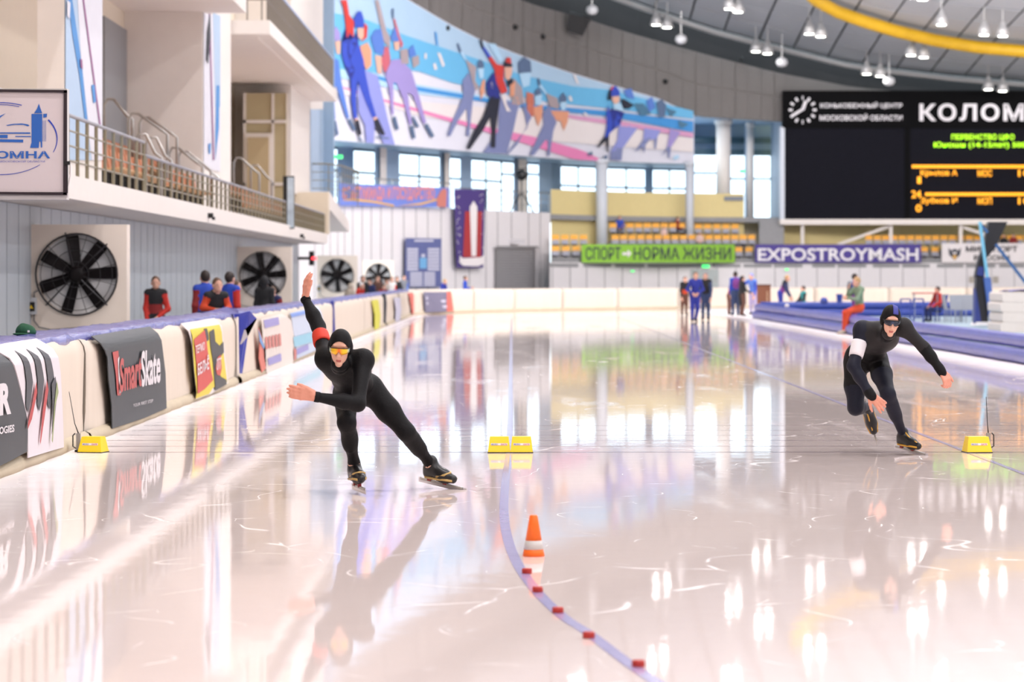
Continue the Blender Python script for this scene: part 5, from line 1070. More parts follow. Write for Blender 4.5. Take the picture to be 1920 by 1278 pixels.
# brown crate board, chairs, frames
cr = empty('brown_board', (PX(1432, 127), 127, 0)); tag(cr, 'brown wooden board standing on edge behind the foam rolls', 'board')
MB().box((-.28, -.05, 0), (.28, .05, .62 + .62)).build('panel', M('brown_plywood', (120, 72, 48), .6, var=.15), cr); MB().box((-.3, -.07, 1.22), (.3, .07, 1.27)).build('top_batten', M('brown_batten', (96, 58, 40), .6), cr); MB().box((.12, -.07, .1), (.16, -.05, 1.0)).build('pale_streak', M('pale_wood', (180, 150, 120), .6), cr)
grych = M('chair_grey', (150, 154, 164), .5)
def chair2(px, Y, rz, m, label, kind='chair'):
    r = empty('folding_chair', (PX(px, Y), Y, .015), rz); tag(r, label, 'chair')
    MB().box((-.22, -.22, .42), (.22, .22, .46)).build('seat', m, r); MB().slab([(-.22, .2, .44), (.22, .2, .44), (.22, .3, .95), (-.22, .3, .95)], (0, .03, 0)).build('backrest', m, r)
    for x, y in ((-.2, -.2), (.2, -.2), (-.2, .2), (.2, .2)): MB().bar((x, y, 0), (x, y, .43), .03).build('leg', m, r)
    return r
chair2(1785, 107, 1.2, grych, 'grey chair just right of the person in the red jacket'); chair2(1797, 106, .2, grych, 'middle grey chair between the red jacket and the mast'); chair2(1813, 106.5, -.1, grych, 'grey chair nearest the mast'); chair2(1757, 108, -1.2, tubd, 'blue chair under the person in the red jacket')
tb = empty('red_table', (PX(1736, 108), 108, .015)); tag(tb, 'small table with a red edge in front of the red jacket', 'table')
MB().box((-.45, -.25, .98), (.4, .25, 1.02)).build('tabletop', M('red_laminate', (190, 60, 60), .5), tb)
for x in (-.42, .37):
    for y in (-.22, .22): MB().bar((x, y, 0), (x, y, .98), .03).build('leg', grych, tb)
for k, u in enumerate((1698, 1722)):
    g = empty('metal_rack', (PX(u, 100), 100, .015)); tag(g, ('left' if k == 0 else 'right') + ' one of two deep blue metal frames left of the red table', 'frame')
    for x in (-.16, .16): MB().bar((x, 0, 0), (x, 0, .85), .05).build('upright', tubd, g)
    for z in (.25, .55, .85): MB().bar((-.16, 0, z), (.16, 0, z), .045).build('rung', tubd, g)
o = tag(MB().lathe([(.1, 0), (.11, .02), (.13, .28), (.15, .3), (.12, .31)], n=14).build('blue_bucket', tubd, None, True), 'small blue bucket on the end foam roll', 'bucket'); o.location = (PX(1574, 122.6), 122.6, .59)
o = tag(MB().lathe([(.16, 0), (.16, .05), (.1, .16), (.03, .18)], n=14).build('blue_helmet', tubd, None, True), 'round blue helmet on the end foam roll', 'helmet'); o.location = (PX(1545, 122.6), 122.6, .59)
o = tag(MB().lathe([(.06, 0), (.08, .05), (.06, .1), (.02, .11)], n=12).build('pale_ball', wht, None, True), 'small pale roll lying on the foam edge', 'roll'); o.location = (9.47, 106, .54)
for k, u in enumerate((1817, 1862)):
    o = sheet('wall_notice', [(u, 530), (u + 10, 530), (u + 10, 518), (u, 518)], fd, M('sign_beige', (176, 168, 158), .6), 'small beige notice on the low white wall, ' + ('left' if k == 0 else 'right') + ' of the mast', 'notice')
# ------------------------------------------------------------------ timing blocks, cone, markers
yb_ = M('timing_yellow', (246, 212, 36), .45, var=.03); yline = F * CH / 329.5
def block(px, w0, w1, h, label, yaw=0.0, Y=yline):
    r = empty('timing_block', (PX(px, Y), Y, 0), yaw); tag(r, label, 'timing block'); t = .16
    a, c = w0 / 2, w1 / 2
    b = MB().raw([(-a, -t / 2 - .03, .004), (a, -t / 2 - .03, .004), (a, t / 2, .004), (-a, t / 2, .004), (-c, -t / 2 + .01, h), (c, -t / 2 + .01, h), (c, t / 2 - .03, h), (-c, t / 2 - .03, h)], [(0, 3, 2, 1), (4, 5, 6, 7), (0, 1, 5, 4), (1, 2, 6, 5), (2, 3, 7, 6), (3, 0, 4, 7)])
    b.build('foam_body', yb_, r); MB().box((-a - .003, -t / 2 - .034, 0), (a + .003, t / 2 + .003, .008)).build('base_plate', black, r)
    def fm2(u, v): k = v / h; return Vector((u, -t / 2 - .03 + .04 * k - .003, v))
    MB().slab([fm2(-.075, h * .47), fm2(.075, h * .47), fm2(.075, h * .60), fm2(-.075, h * .60)], (0, -.001, 0)).build('white_strip', wht, r)
    text('lettering', 'MICRO', (-.07, h * .49, -.012, h * .58), lambda u, v: fm2(u, v) - Vector((0, .003, 0)), M('print_grey_blue', (120, 120, 170), .5), r, bold=.02); text('lettering', 'GATE', (.015, h * .49, .07, h * .58), lambda u, v: fm2(u, v) - Vector((0, .003, 0)), M('print_rose_red', (206, 70, 80), .5), r, bold=.02)
    MB().lathe([(.009, 0), (.009, .003)], (.001, -.072, h * .535), 10, axis=1).build('dot', M('print_rose_red', (206, 70, 80), .5), r)
    return r
block(936, .205, .17, .145, 'left one of the two yellow timing blocks standing together on the lane line'); block(978, .205, .17, .145, 'right one of the two yellow timing blocks standing together on the lane line')
block(1831, .235, .185, .145, 'single yellow timing block by the inner lane with an antenna behind it', .12); block(176, .23, .18, .145, 'single yellow timing block beside the barrier pads', -.25)
def antenna(px, Y, tip, label, s=1, lean=.02):
    r = empty('radio_antenna', (PX(px, Y), Y, 0)); tag(r, label, 'antenna')
    MB().box((-.018, -.02, .02), (.018, .02, .17)).build('transmitter', M('transmitter_grey', (150, 146, 146), .5), r); MB().tube([(.018 * s, 0, .03), (.05 * s, 0, .05), (.05 * s, 0, .15), (.03 * s, 0, .17)], .006, 6).build('clip', black, r)
    MB().tube([(0, 0, .17), (-lean * .4, 0, .26), (-lean, 0, tip)], [.006, .004, .003], 6).build('whip', black, r, True); MB().box((-.03, -.03, 0), (.03, .03, .02)).build('foot', black, r); return r
antenna(1853, yline + .12, .5, 'thin whip antenna behind the yellow block at the inner lane', 1, .02); antenna(147, yline + .05, .55, 'thin leaning whip antenna beside the barrier pads', -1, .085)
cn = empty('training_cone', (PX(1000.5, 17.62), 17.62, 0)); tag(cn, 'small orange cone with a pale band standing on the ice', 'cone')
def rc(z): return .0625 - (.0625 - .022) * z / .235
orc = M('cone_orange', (250, 112, 24), .5, var=.03)
MB().lathe([(rc(0) + .001, 0), (rc(.04), .04)], n=24).build('lower_body', orc, cn, True); MB().lathe([(rc(.04) + .001, .04), (rc(.09) + .001, .09)], n=24).build('pale_band', M('cone_band', (204, 200, 198), .4), cn, True); MB().lathe([(rc(.09), .09), (rc(.228), .228), (rc(.235) - .004, .235)], n=24).build('upper_body', orc, cn, True)
rm_ = M('marker_red', (176, 44, 36), .5, var=.1)
for (u, v), lb in zip([(988, 1075), (1008, 1110), (1046, 1149), (1104, 1196), (1197, 1250)], ['beside the cone base, farthest of the row', 'second from the cone', 'in the middle of the row', 'second from the bottom edge', 'nearest the bottom edge of the picture']):
    Y = F * CH / (v - HY); o = MB().lathe([(.026, 0), (.0275, .003), (.0275, .022), (.024, .028), (.01, .029)], n=16).build('lane_marker', rm_, None, True); o.location = (PX(u, Y), Y, .001); tag(o, 'small dark red rubber marker ' + lb, 'marker')
# ------------------------------------------------------------------ background people
SK = M('skin', (214, 164, 142), .55, var=.05, scale=20)
def cloth(n, c, r=.75): return M('cloth_' + n, c, r, var=.12, scale=25)
K = dict(black=cloth('black', (26, 26, 30)), red=cloth('red', (196, 46, 36)), blue=cloth('blue', (38, 70, 176)), navy=cloth('navy', (34, 42, 88)), royal=cloth('royal', (40, 52, 150)), jean=cloth('jean', (46, 62, 100)), white=cloth('white', (226, 222, 222)), beige=cloth('beige', (186, 174, 158)), green=cloth('sage', (120, 142, 118)), orange=cloth('orange', (204, 70, 34)), purple=cloth('purple', (120, 54, 130)), grey=cloth('grey', (120, 122, 130)), teal=cloth('teal', (40, 140, 140)), pink=cloth('pink', (222, 190, 182)), brown=cloth('brown', (96, 62, 50)), sky=cloth('sky', (86, 120, 200)), dred=cloth('dark_red', (136, 34, 34)), lilac=cloth('lilac', (170, 160, 196)))
HR = dict(dark=M('hair_dark', (44, 32, 28), .6, var=.2, scale=40), brown=M('hair_brown', (92, 66, 48), .6, var=.2, scale=40), blonde=M('hair_blonde', (176, 140, 92), .6, var=.2, scale=40))
def person(label, px, Y, h, face=0, pose='stand', top='black', sleeve=None, pants='black', shoe='black', hair='dark', hat=None, z0=0.0, mod=None, stripe=None, bag=None, long=False, skates=False, hood=None, X=None, group=None):
    a = math.radians(face); f = np.array([math.sin(a), -math.cos(a), 0]); r = np.array([-math.cos(a), -math.sin(a), 0]); u = np.array([0, 0, 1.])
    base = np.array([PX(px, Y) if X is None else X, Y, z0])
    J = dict(hd=(0, .012, .925), nk=(0, 0, .855), ch=(0, 0, .76), wa=(0, 0, .63), pl=(0, 0, .54))
    for s, n in ((1, 'R'), (-1, 'L')):
        J.update({'sh' + n: (s * .090, 0, .815), 'el' + n: (s * .114, -.01, .64), 'wr' + n: (s * .108, .06, .49), 'hp' + n: (s * .05, 0, .52), 'kn' + n: (s * .055, .015, .285), 'an' + n: (s * .055, -.005, .05), 'to' + n: (s * .065, .09, .02)})
    if pose == 'sit':
        for k in ('hd', 'nk', 'ch', 'wa', 'pl', 'shR', 'shL', 'elR', 'elL', 'wrR', 'wrL', 'hpR', 'hpL'): x, y, z = J[k]; J[k] = (x, y - .02, z - .27)
        for n, s in (('R', 1), ('L', -1)): J['kn' + n] = (s * .07, .24, .27); J['an' + n] = (s * .07, .22, .045); J['to' + n] = (s * .08, .31, .02); J['el' + n] = (s * .14, .02, .40); J['wr' + n] = (s * .06, .17, .32)
    if pose in ('lean', 'skate'):
        d = .14 if pose == 'lean' else .08
        for k, q in (('hd', 1.15), ('nk', 1), ('ch', .75), ('wa', .4), ('shR', .95), ('shL', .95), ('elR', 1.2), ('elL', 1.2), ('wrR', 1.3), ('wrL', 1.3)): x, y, z = J[k]; J[k] = (x, y + d * q, z - d * .25 * q)
    for k, v in (mod or {}).items(): J[k] = v
    W = lambda k: base + (r * J[k][0] + f * J[k][1] + u * J[k][2]) * h
    names_ = [top, sleeve or top, pants, shoe, stripe or top]; mats = [K[n] for n in names_] + [SK]
    R = np.stack([r, f, u], 1)
    up = W('nk') - W('pl'); up /= np.linalg.norm(up); RT = frame(f, up)
    P_ = [ell(W('ch'), np.array((.090, .064, .12)) * h, RT, 0), ell(W('wa'), np.array((.080, .060, .11)) * h, RT, 0 if not stripe else 4), ell(W('pl'), np.array((.086, .066, .08)) * h, RT, 0 if long else 2), cap(W('shR'), W('shL'), .040 * h, .040 * h, 0), cap(W('nk') - up * .02 * h, W('hd') - u * .02 * h, .032 * h, .03 * h, 5)]
    if long: P_ += [cap(W('pl'), (W('knR') + W('knL')) / 2 + u * .05 * h, .095 * h, .09 * h, 0)]
    for n in 'RL':
        P_ += [cap(W('sh' + n), W('el' + n), .037 * h, .030 * h, 1), cap(W('el' + n), W('wr' + n), .030 * h, .022 * h, 1), cap(W('hp' + n), W('kn' + n), .062 * h, .042 * h, 2), cap(W('kn' + n), W('an' + n), .042 * h, .030 * h, 2), cap(W('an' + n) - u * .012 * h, W('to' + n), .026 * h, .022 * h, 3)]
    o = Vector((float(base[0]), float(base[1]), float(base[2])))
    pieces = [body(P_, .024, .016)]
    hd = W('hd'); s = h / 1.72 * 1.1
    Hp = [ell(hd + (u * .02) * s, np.array((.074, .092, .098)) * s, R, 5), ell(hd + (f * .035 - u * .055) * s, np.array((.055, .055, .062)) * s, R, 5), cap(hd + (f * .088 + u * .0) * s, hd + (f * .102 - u * .025) * s, .009 * s, .013 * s, 5), ell(hd + r * .075 * s - u * .01 * s, np.array((.012, .02, .03)) * s, R, 5), ell(hd - r * .075 * s - u * .01 * s, np.array((.012, .02, .03)) * s, R, 5), cap(hd + (f * .082 - u * .062 + r * .016) * s, hd + (f * .082 - u * .062 - r * .016) * s, .008 * s, .008 * s, 5)]
    pieces.append(body(Hp, .013, .008))
    for n, sd in (('R', 1), ('L', -1)):
        d = W('wr' + n) - W('el' + n); d /= np.linalg.norm(d); nn = r * (.8 if n == 'R' else -.8) + f * .3
        pieces.append(hand(W('wr' + n) + d * .02 * s, d, nn, sd, 5, s * .95, h=.0075))
    pieces = [(V - np.array(o), q, m) for V, q, m in pieces]
    ob = body_obj('person', pieces, mats); ob.location = o; tag(ob, label, 'person', group)
    hc = hd + (u * .03 - f * .012) * s
    def cutf(g): return -((g - (hd + (f * .03 + u * .0) * s)) @ u * .8 - (g - hd) @ f * .75 + .02 * s)
    HP = [ell(hc, np.array((.08, .097, .1)) * s, R, 0)]
    if hood: HP = [ell(hc - u * .02 * s - f * .015 * s, np.array((.095, .105, .13)) * s, R, 0)]
    if hair == 'dark' and long and not hat: HP.append(cap(hc - f * .05 * s, hc - f * .06 * s - u * .18 * s, .06 * s, .05 * s, 0))
    V, q, m = body(HP, .012, .008, cut=cutf); c = add('hat' if hat else ('hood' if hood else 'hair'), (V - np.array(o)).tolist(), q.tolist(), K[hat or hood] if (hat or hood) else HR[hair], ob, True)
    eyes = M('eye_dark', (40, 30, 28), .3)
    for sd in (-1, 1):
        p = hd + (f * .084 + r * .03 * sd + u * .012) * s - np.array(o); e = MB().lathe([(.004 * s, -.005 * s), (.009 * s, 0), (.004 * s, .005 * s)], (0, 0, 0), 8).build('eye', eyes, ob); e.location = p
    if bag:
        V, q, m = body([ell(W('ch') - f * .1 * h - u * .03 * h, np.array((.085, .05, .13)) * h, R, 0)], .02, .01); add('backpack', (V - np.array(o)).tolist(), q.tolist(), K[bag], ob, True)
    if skates:
        for n in 'RL':
            A = W('an' + n) - u * .035 * h - f * .03 * h; B_ = W('to' + n) - u * .005 * h + f * .06 * h; A[2] = B_[2] = z0 + .012
            MB().bar(Vector(A - np.array(o)), Vector(B_ - np.array(o)), .008, .04).build('blade', steel, ob)
    return ob
leanarm = dict(elR=(.14, .12, .66), elL=(-.14, .12, .66), wrR=(.06, .26, .64), wrL=(-.05, .26, .64))
fold = dict(elR=(.14, .05, .62), elL=(-.14, .05, .62), wrR=(.03, .12, .62), wrL=(-.04, .12, .60))
face_up = dict(elR=(.14, .1, .72), elL=(-.14, .1, .72), wrR=(.05, .13, .86), wrL=(-.05, .13, .86))
person('boy in a black and red top standing against the grey wall', 292, 56, 1.6, 4, top='black', sleeve='red', pants='black', hair='brown', mod=dict(wrR=(.10, .08, .5), wrL=(-.03, .11, .54), elL=(-.14, .02, .63)), stripe='dred')
person('person in a blue jacket with red sleeves seen from behind beside the leaning boy', 385, 54, 1.70, 200, top='blue', sleeve='dred', pants='navy', hair='dark')
person('boy in a black and red top leaning on the barrier with folded arms', 397, 51.2, 1.64, 25, 'lean', top='black', sleeve='orange', pants='black', hair='brown', mod=leanarm)
person('person in a blue and red jacket with back turned, dark haired, near the second fan', 430, 55, 1.68, 150, top='blue', sleeve='red', pants='navy', hair='dark', stripe='royal')
person('child half hidden beside the dark haired person in blue and red', 441, 58.5, 1.52, 80, top='red', pants='navy', hair='brown')
person('person all in black with a hood in front of the second fan', 496, 64, 1.6, 170, top='black', pants='black', hood='black', long=True)
person('fair haired child beside the person in black', 523, 66, 1.44, -30, 'lean', top='navy', sleeve='dred', hair='brown', mod=leanarm)
person('spectator in a beige hooded jacket at the third fan', 648, 93, 1.44, 140, 'lean', top='beige', pants='grey', hood='beige', mod=leanarm)
person('spectator in red with a white knit hat leaning on the barrier', 666, 99, 1.46, 60, 'lean', top='red', pants='black', hat='white', mod=leanarm)
person('spectator in black behind the white hat', 680, 108, 1.62, 20, top='black', pants='black', hair='brown'); person('spectator in dark clothes before the last fan', 694, 109, 1.5, -20, top='navy', pants='black', hair='dark')
person('spectator with brown hair below the last fan', 708, 116, 1.62, 30, top='brown', sleeve='black', pants='black', hair='brown', mod=fold); person('child in red below the last fan', 713, 115, 1.36, 40, 'lean', top='dred', pants='black', hair='brown', mod=leanarm)
person('spectator in a beige coat right of the last fan', 724, 120, 1.5, 60, top='beige', pants='grey', hair='brown'); person('spectator in white and red beyond the beige coat', 734, 126, 1.58, 20, top='white', sleeve='red', pants='jean', hair='brown')
person('woman shaped spectator with long dark hair near the notice board', 744, 131, 1.6, 15, top='black', pants='black', hair='dark', long=True, mod=fold); person('spectator in dark grey nearest the notice board', 757, 140, 1.66, 30, top='grey', sleeve='sky', pants='black', hair='dark')
person('blond spectator in blue leaning below the notice board', 825, 141, 1.54, 60, 'lean', top='royal', pants='navy', hair='blonde'); person('person in blue looking at a phone below the violet banner', 872, 144, 1.62, 80, top='blue', pants='navy', hair='brown', mod=dict(elR=(.13, .02, .64), elL=(-.13, .02, .64), wrR=(.05, .17, .66), wrL=(-.05, .17, .66)))
# on the ice and in the infield
person('skater in black and red standing left of the blue tracksuit', 1283, 127, 1.64, 10, 'skate', top='black', sleeve='black', pants='brown', stripe='orange', hair='dark', skates=True)
person('person in a royal blue tracksuit skating towards the camera', 1303, 109, 1.80, 5, 'skate', top='royal', pants='royal', hair='brown', skates=True, mod=dict(wrR=(.07, .13, .56), wrL=(-.05, .13, .56), elR=(.16, .02, .63), elL=(-.16, .02, .63), anL=(-.02, -.05, .05), toL=(-.03, .04, .02)))
person('skater in black with pale legs just behind the blue tracksuit', 1323, 113, 1.79, -5, 'skate', top='black', sleeve='jean', pants='jean', hair='dark', hat='grey', skates=True)
person('skater in orange and black mostly hidden behind the purple backpack', 1367, 129, 1.5, 70, 'skate', top='dred', sleeve='orange', pants='brown', hair='dark', skates=True)
person('person with a purple backpack and jeans seen from behind', 1379, 125.2, 1.80, 185, top='blue', pants='jean', hair='dark', bag='purple')
person('person in a long black coat beside the purple backpack', 1391, 124.5, 1.62, 110, top='black', pants='brown', hair='dark', long=True, mod=dict(elR=(.13, .05, .64), wrR=(.1, .2, .58)))
person('skater in a blue suit and cap with a raised hand by the brown board', 1412, 129, 1.76, -30, 'skate', top='sky', sleeve='blue', pants='lilac', hat='sky', skates=True, mod=dict(elR=(.18, .1, .72), wrR=(.16, .2, .85)))
person('blond athlete in dark top bending over beside the brown board', 1463, 127.5, 1.72, 75, 'lean', top='black', sleeve='navy', pants='royal', hair='blonde', stripe='purple')
person('dark haired athlete in black and teal sitting on the infield edge', 1505, 127, 1.66, -70, 'sit', top='teal', sleeve='black', pants='black', hair='dark')
person('slim boy in blue standing behind the green jacket', 1602, 103, 1.69, 90, top='blue', sleeve='blue', pants='purple', hair='dark', bag='grey')
person('person in a sage green jacket and orange trousers sitting on the foam rolls', 1637, 85.5, 1.80, -65, 'sit', top='green', pants='orange', shoe='beige', hair='blonde', X=9.62, z0=.0, mod=dict(hd=(0, .03, .80), nk=(0, 0, .735), ch=(0, -.01, .64), wa=(0, -.02, .51), pl=(0, -.03, .42), shR=(.11, 0, .69), shL=(-.11, 0, .69), elR=(.13, .12, .56), wrR=(.02, .16, .70), elL=(-.13, .1, .53), wrL=(.02, .17, .56), hpR=(.05, 0, .39), hpL=(-.05, 0, .39), knR=(.06, .2, .33), knL=(-.06, .2, .35), anR=(.06, .22, .05), anL=(-.06, .26, .05), toR=(.07, .32, .02), toL=(-.07, .36, .02)))
person('person in a red jacket sitting at the small red table', 1757, 108, 1.68, -60, 'sit', top='red', pants='navy', hair='dark', z0=.015)
def up_to(px, py, of, h, lab, **kw):
    p = C3(px, py, of); return person(lab, px, p.y, h, z0=p.z - .75 * h, pose='sit', X=p.x, **kw)
up_to(1162, 403, .2, 1.7, 'spectator in blue sitting in the back row by the pale column', top='blue', pants='black', hair='dark'); up_to(1271, 405, .2, 1.7, 'spectator in dark red lounging in the back row', top='dred', pants='black', hair='brown', face=60); up_to(1245, 424, .9, 1.2, 'small child in pale clothes in the back row', top='pink', pants='pink', hair='blonde'); up_to(1312, 434, 2.0, 1.4, 'child in pale pink above the end of the green banner', top='pink', pants='grey', hair='blonde')
up_to(1882, 438, 2.0, 1.5, 'dark clothed spectator above the white banner, left of two', top='black', pants='black', hair='brown'); up_to(1900, 437, 2.0, 1.5, 'red clothed spectator above the white banner, right of two', top='dred', pants='black', hair='dark')
# ------------------------------------------------------------------ the two racing skaters
def J_(px, py, Y): return np.array(P(px, py, Y))
suit = M('suit_black', (13, 12, 15), .6, var=.25, scale=60, bump=.15, spec=.2); suit2 = M('suit_navy', (22, 24, 40), .6, var=.35, scale=140, bump=.15, spec=.25); suitg = M('suit_graphite', (34, 32, 34), .55, var=.2, scale=60, spec=.25)
FSK = M('face_skin', (222, 172, 150), .5, var=.05, scale=30); HSK = M('hand_skin', (220, 150, 128), .5, var=.08, scale=40); LIP = M('lip', (176, 92, 88), .45)
def head_prims(c, R, s, skin_, lip):
    r, f, u = R[:, 0], R[:, 1], R[:, 2]; o = lambda x, y, z: c + (r * x + f * y + u * z) * s; e = lambda p, q, m=skin_: ell(o(*p), np.array(q) * s, R, m)
    pr_ = [e((0, -.005, .035), (.077, .098, .098)), e((0, .035, -.042), (.060, .062, .080)), e((0, .066, -.114), (.026, .026, .024)), e((.038, .062, -.028), (.026, .026, .026)), e((-.038, .062, -.028), (.026, .026, .026)),
           cap(o(.035, .085, .028), o(-.035, .085, .028), .012 * s, .012 * s, skin_), cap(o(0, .092, .004), o(0, .112, -.046), .008 * s, .0115 * s, skin_), e((.012, .102, -.050), (.009, .010, .008)), e((-.012, .102, -.050), (.009, .010, .008)),
           cap(o(.013, .0905, -.0835), o(-.013, .0905, -.0835), .0032 * s, .0032 * s, lip), cap(o(.010, .0905, -.0875), o(-.010, .0905, -.0875), .0036 * s, .0036 * s, lip), cap(o(0, -.02, -.06), o(0, -.05, -.15), .055 * s, .06 * s, skin_)]
    return pr_
def hood_obj(c, R, s, par, org, mat, top=.042, w=.067, bot=-.20):
    r, f, u = R[:, 0], R[:, 1], R[:, 2]
    pr_ = [p for p in head_prims(c, R, s, 0, 0)][:5] + [cap(c + (-f * .02 - u * .06) * s, c + (-f * .05 - u * .15) * s, .056 * s, .062 * s, 0), ell(c + (r * .076 - u * .005) * s, np.array((.012, .028, .035)) * s, R, 0), ell(c + (-r * .076 - u * .005) * s, np.array((.012, .028, .035)) * s, R, 0)]
    zc0 = (top + bot) / 2; b_ = (top - bot) / 2
    def cut(g):
        q = (g - c) / s; x = q @ r; y = q @ f; z = q @ u
        op = (1 - np.sqrt((x / w) ** 2 + ((z - zc0) / b_) ** 2)) * w
        return np.minimum(op, y - .012) * s
    V, Q, m = body(pr_, .0055, .008, cut=cut, off=.007 * s); return add('hood', (V - org).tolist(), Q.tolist(), mat, par, True)
def glasses(c, R, s, par, org, lens, arm_, z=.004, tilt=0.0):
    r, f, u = R[:, 0], R[:, 1], R[:, 2]; o = lambda x, y, zz: c + (r * x + f * y + u * zz) * s - org
    g = empty('sunglasses'); g.parent = par
    N_ = 28; vs = []; fs = []
    for i in range(N_ + 1):
        t = math.radians(-72 + 144 * i / N_); x = .080 * math.sin(t); y = .022 + .098 * math.cos(t) ** .8 if math.cos(t) > 0 else .022
        e = abs(t) / math.radians(72); tp = z + .026 - .006 * e; bt = z - .026 + .018 * e ** 2 + (.024 * math.exp(-(x / .011) ** 2))
        for zz, dy in ((bt, 0), ((tp + bt) / 2, .004), (tp, 0)): vs.append(o(x, y + dy, zz))
    for i in range(N_):
        for k in range(2): fs.append((i * 3 + k, i * 3 + k + 1, i * 3 + k + 4, i * 3 + k + 3))
    l = add('lens', vs, fs, lens, g, True); l.modifiers.new('t', 'SOLIDIFY').thickness = .002
    MB().tube([Vector(vs[i * 3 + 2]) for i in range(N_ + 1)], .0032 * s, 6).build('brow_bar', arm_, g, True)
    for sd in (-1, 1): MB().tube([o(.078 * sd, .045, z + .018), o(.088 * sd, .0, z + .02), o(.090 * sd, -.05, z + .012)], .0035 * s, 6).build('temple', arm_, g, True)
    MB().tube([o(-.010, .113, z - .012), o(0, .119, z + .004), o(.010, .113, z - .012)], .0022 * s, 6).build('nose_bridge', arm_, g, True)
    return g
def lens_mat(name, a, c, d):
    m = bpy.data.materials.new(name); m.use_nodes = True; nt = m.node_tree; b = nt.nodes['Principled BSDF']; tc = nt.nodes.new('ShaderNodeTexCoord'); sx = nt.nodes.new('ShaderNodeSeparateXYZ'); nt.links.new(tc.outputs['Generated'], sx.inputs[0])
    cr_ = nt.nodes.new('ShaderNodeValToRGB'); nt.links.new(sx.outputs['X'], cr_.inputs[0]); e = cr_.color_ramp.elements; e[0].color = lin(d) + (1,); e[1].color = lin(d) + (1,)
    for p, q in ((.14, a), (.32, a), (.5, c), (.68, a), (.86, a)): n = e.new(p); n.color = lin(q) + (1,)
    nt.links.new(cr_.outputs[0], b.inputs['Base Color']); b.inputs['Roughness'].default_value = .12; b.inputs['Metallic'].default_value = .25; return m
def skate(par, org, ankle, toe_dir, up, s, trim, stripe_front=False, bl=.40, drop=.07):
    g = empty('skate'); g.parent = par; f = Vector(toe_dir).normalized(); u = Vector(up); u = (u - f * u.dot(f)).normalized(); r = f.cross(u)
    A = Vector(ankle) - Vector(org); o = lambda x, y, z: np.array(A + r * x * s + f * y * s + u * z * s)
    pr_ = [cap(o(0, -.015, .022), o(0, -.01, -.02), .043 * s, .043 * s, 0), cap(o(0, -.035, -.03), o(0, -.035, -.065), .036 * s, .034 * s, 0), cap(o(0, -.03, -.065), o(0, .09, -.066), .034 * s, .040 * s, 0), cap(o(0, .02, -.03), o(0, .10, -.058), .040 * s, .036 * s, 0), cap(o(0, .09, -.066), o(0, .165, -.070), .040 * s, .030 * s, 0)]
    V, Q, m = body(pr_, .0075, .012); add('boot', V.tolist(), Q.tolist(), M('boot_black', (22, 21, 23), .35, var=.2, scale=50), g, True)
    for sd in (-1, 1): MB().tube([o(.038 * sd, -.04, -.085), o(.043 * sd, .05, -.080), o(.044 * sd, .11, -.072), o(.026 * sd, .178, -.074)], .0085 * s, 6).build('trim', trim, g, True)
    if stripe_front: MB().tube([o(.012, .02, .03), o(.01, .055, .0), o(.01, .10, -.022), o(.008, .16, -.04)], .006 * s, 6).build('lace_stripe', trim, g, True)
    else: MB().tube([o(.046, .06, -.06), o(.036, .12, -.04), o(0, .145, -.030), o(-.036, .12, -.04), o(-.046, .06, -.06)], .008 * s, 6).build('strap', trim, g, True); MB().box(tuple(o(-.012, .02, .0) + (-.006, -.006, -.01)), tuple(o(.0, .03, .01) + (.006, .006, .01))).build('lace_tab', M('tab_lime', (190, 200, 60), .5), g)
    b0 = -.105
    for y in (-.03, .10): MB().bar(Vector(o(0, y, b0 + .012)), Vector(o(0, y, b0 - drop * .55)), .022 * s, .03 * s, up=f).build('cup', M('cup_red', (150, 40, 44), .4), g)
    MB().bar(Vector(o(0, -bl * .26, b0 - drop * .55)), Vector(o(0, bl * .62, b0 - drop * .55)), .012 * s, .016 * s, up=u).build('blade_tube', steel, g)
    MB().bar(Vector(o(0, -bl * .30, b0 - drop * .85)), Vector(o(0, bl * .70, b0 - drop * .85)), .003 * s, .035 * s, up=u).build('blade', M('blade_steel', (200, 200, 204), .2, .9), g)
    return g
def band_obj(name, a, c, ra, rb, par, org, mat, n=28):
    a = Vector(a) - Vector(org); c = Vector(c) - Vector(org); d = (c - a).normalized(); u = Vector((0, 0, 1)) if abs(d.z) < .9 else Vector((1, 0, 0)); p = d.cross(u).normalized(); q = p.cross(d)
    vs = []; fs = []; prof_ = [(0, ra), (.15, ra + .003), (.85, rb + .003), (1, rb), (1, rb - .012), (0, ra - .012)]
    for t, r in prof_:
        for k in range(n): th = 2 * math.pi * k / n; vs.append(a + (c - a) * t + p * (r * math.cos(th)) + q * (r * math.sin(th)))
    m = len(prof_)
    for i in range(m):
        for k in range(n): fs.append((i * n + k, i * n + (k + 1) % n, ((i + 1) % m) * n + (k + 1) % n, ((i + 1) % m) * n + k))
    return add(name, vs, fs, mat, par, True)
# ---------------- left skater
org = J_(670, 925, 22.75); org[2] = 0
hd = J_(638, 651, 22.30); Rh = frame((-.04, -1, -.16), (.06, 0, 1)); hs = .97
shR, shL = J_(611, 672, 22.58), J_(681, 675, 22.45); elR, wrR = J_(597, 612, 22.85), J_(573, 561, 22.95); elL, wrL = J_(671, 757, 22.22), J_(594, 744, 22.12)
pel = J_(671, 727, 22.98); che = J_(650, 690, 22.62); abd = J_(660, 712, 22.8)
hpR, knR, anR = J_(648, 738, 22.95), J_(650, 792, 22.48), J_(664, 868, 22.74); hpL, knL, anL = J_(694, 728, 22.98), J_(762, 810, 22.92), J_(806, 868, 23.22)
up = che - pel; up = up / np.linalg.norm(up); sd = shL - shR; fw = np.cross(np.array(up), sd); RT = frame(fw if fw[1] < 0 else -fw, up)
calf = lambda k, a, q=.36, b=.03: k + (a - k) * q + np.array((0, b, 0))
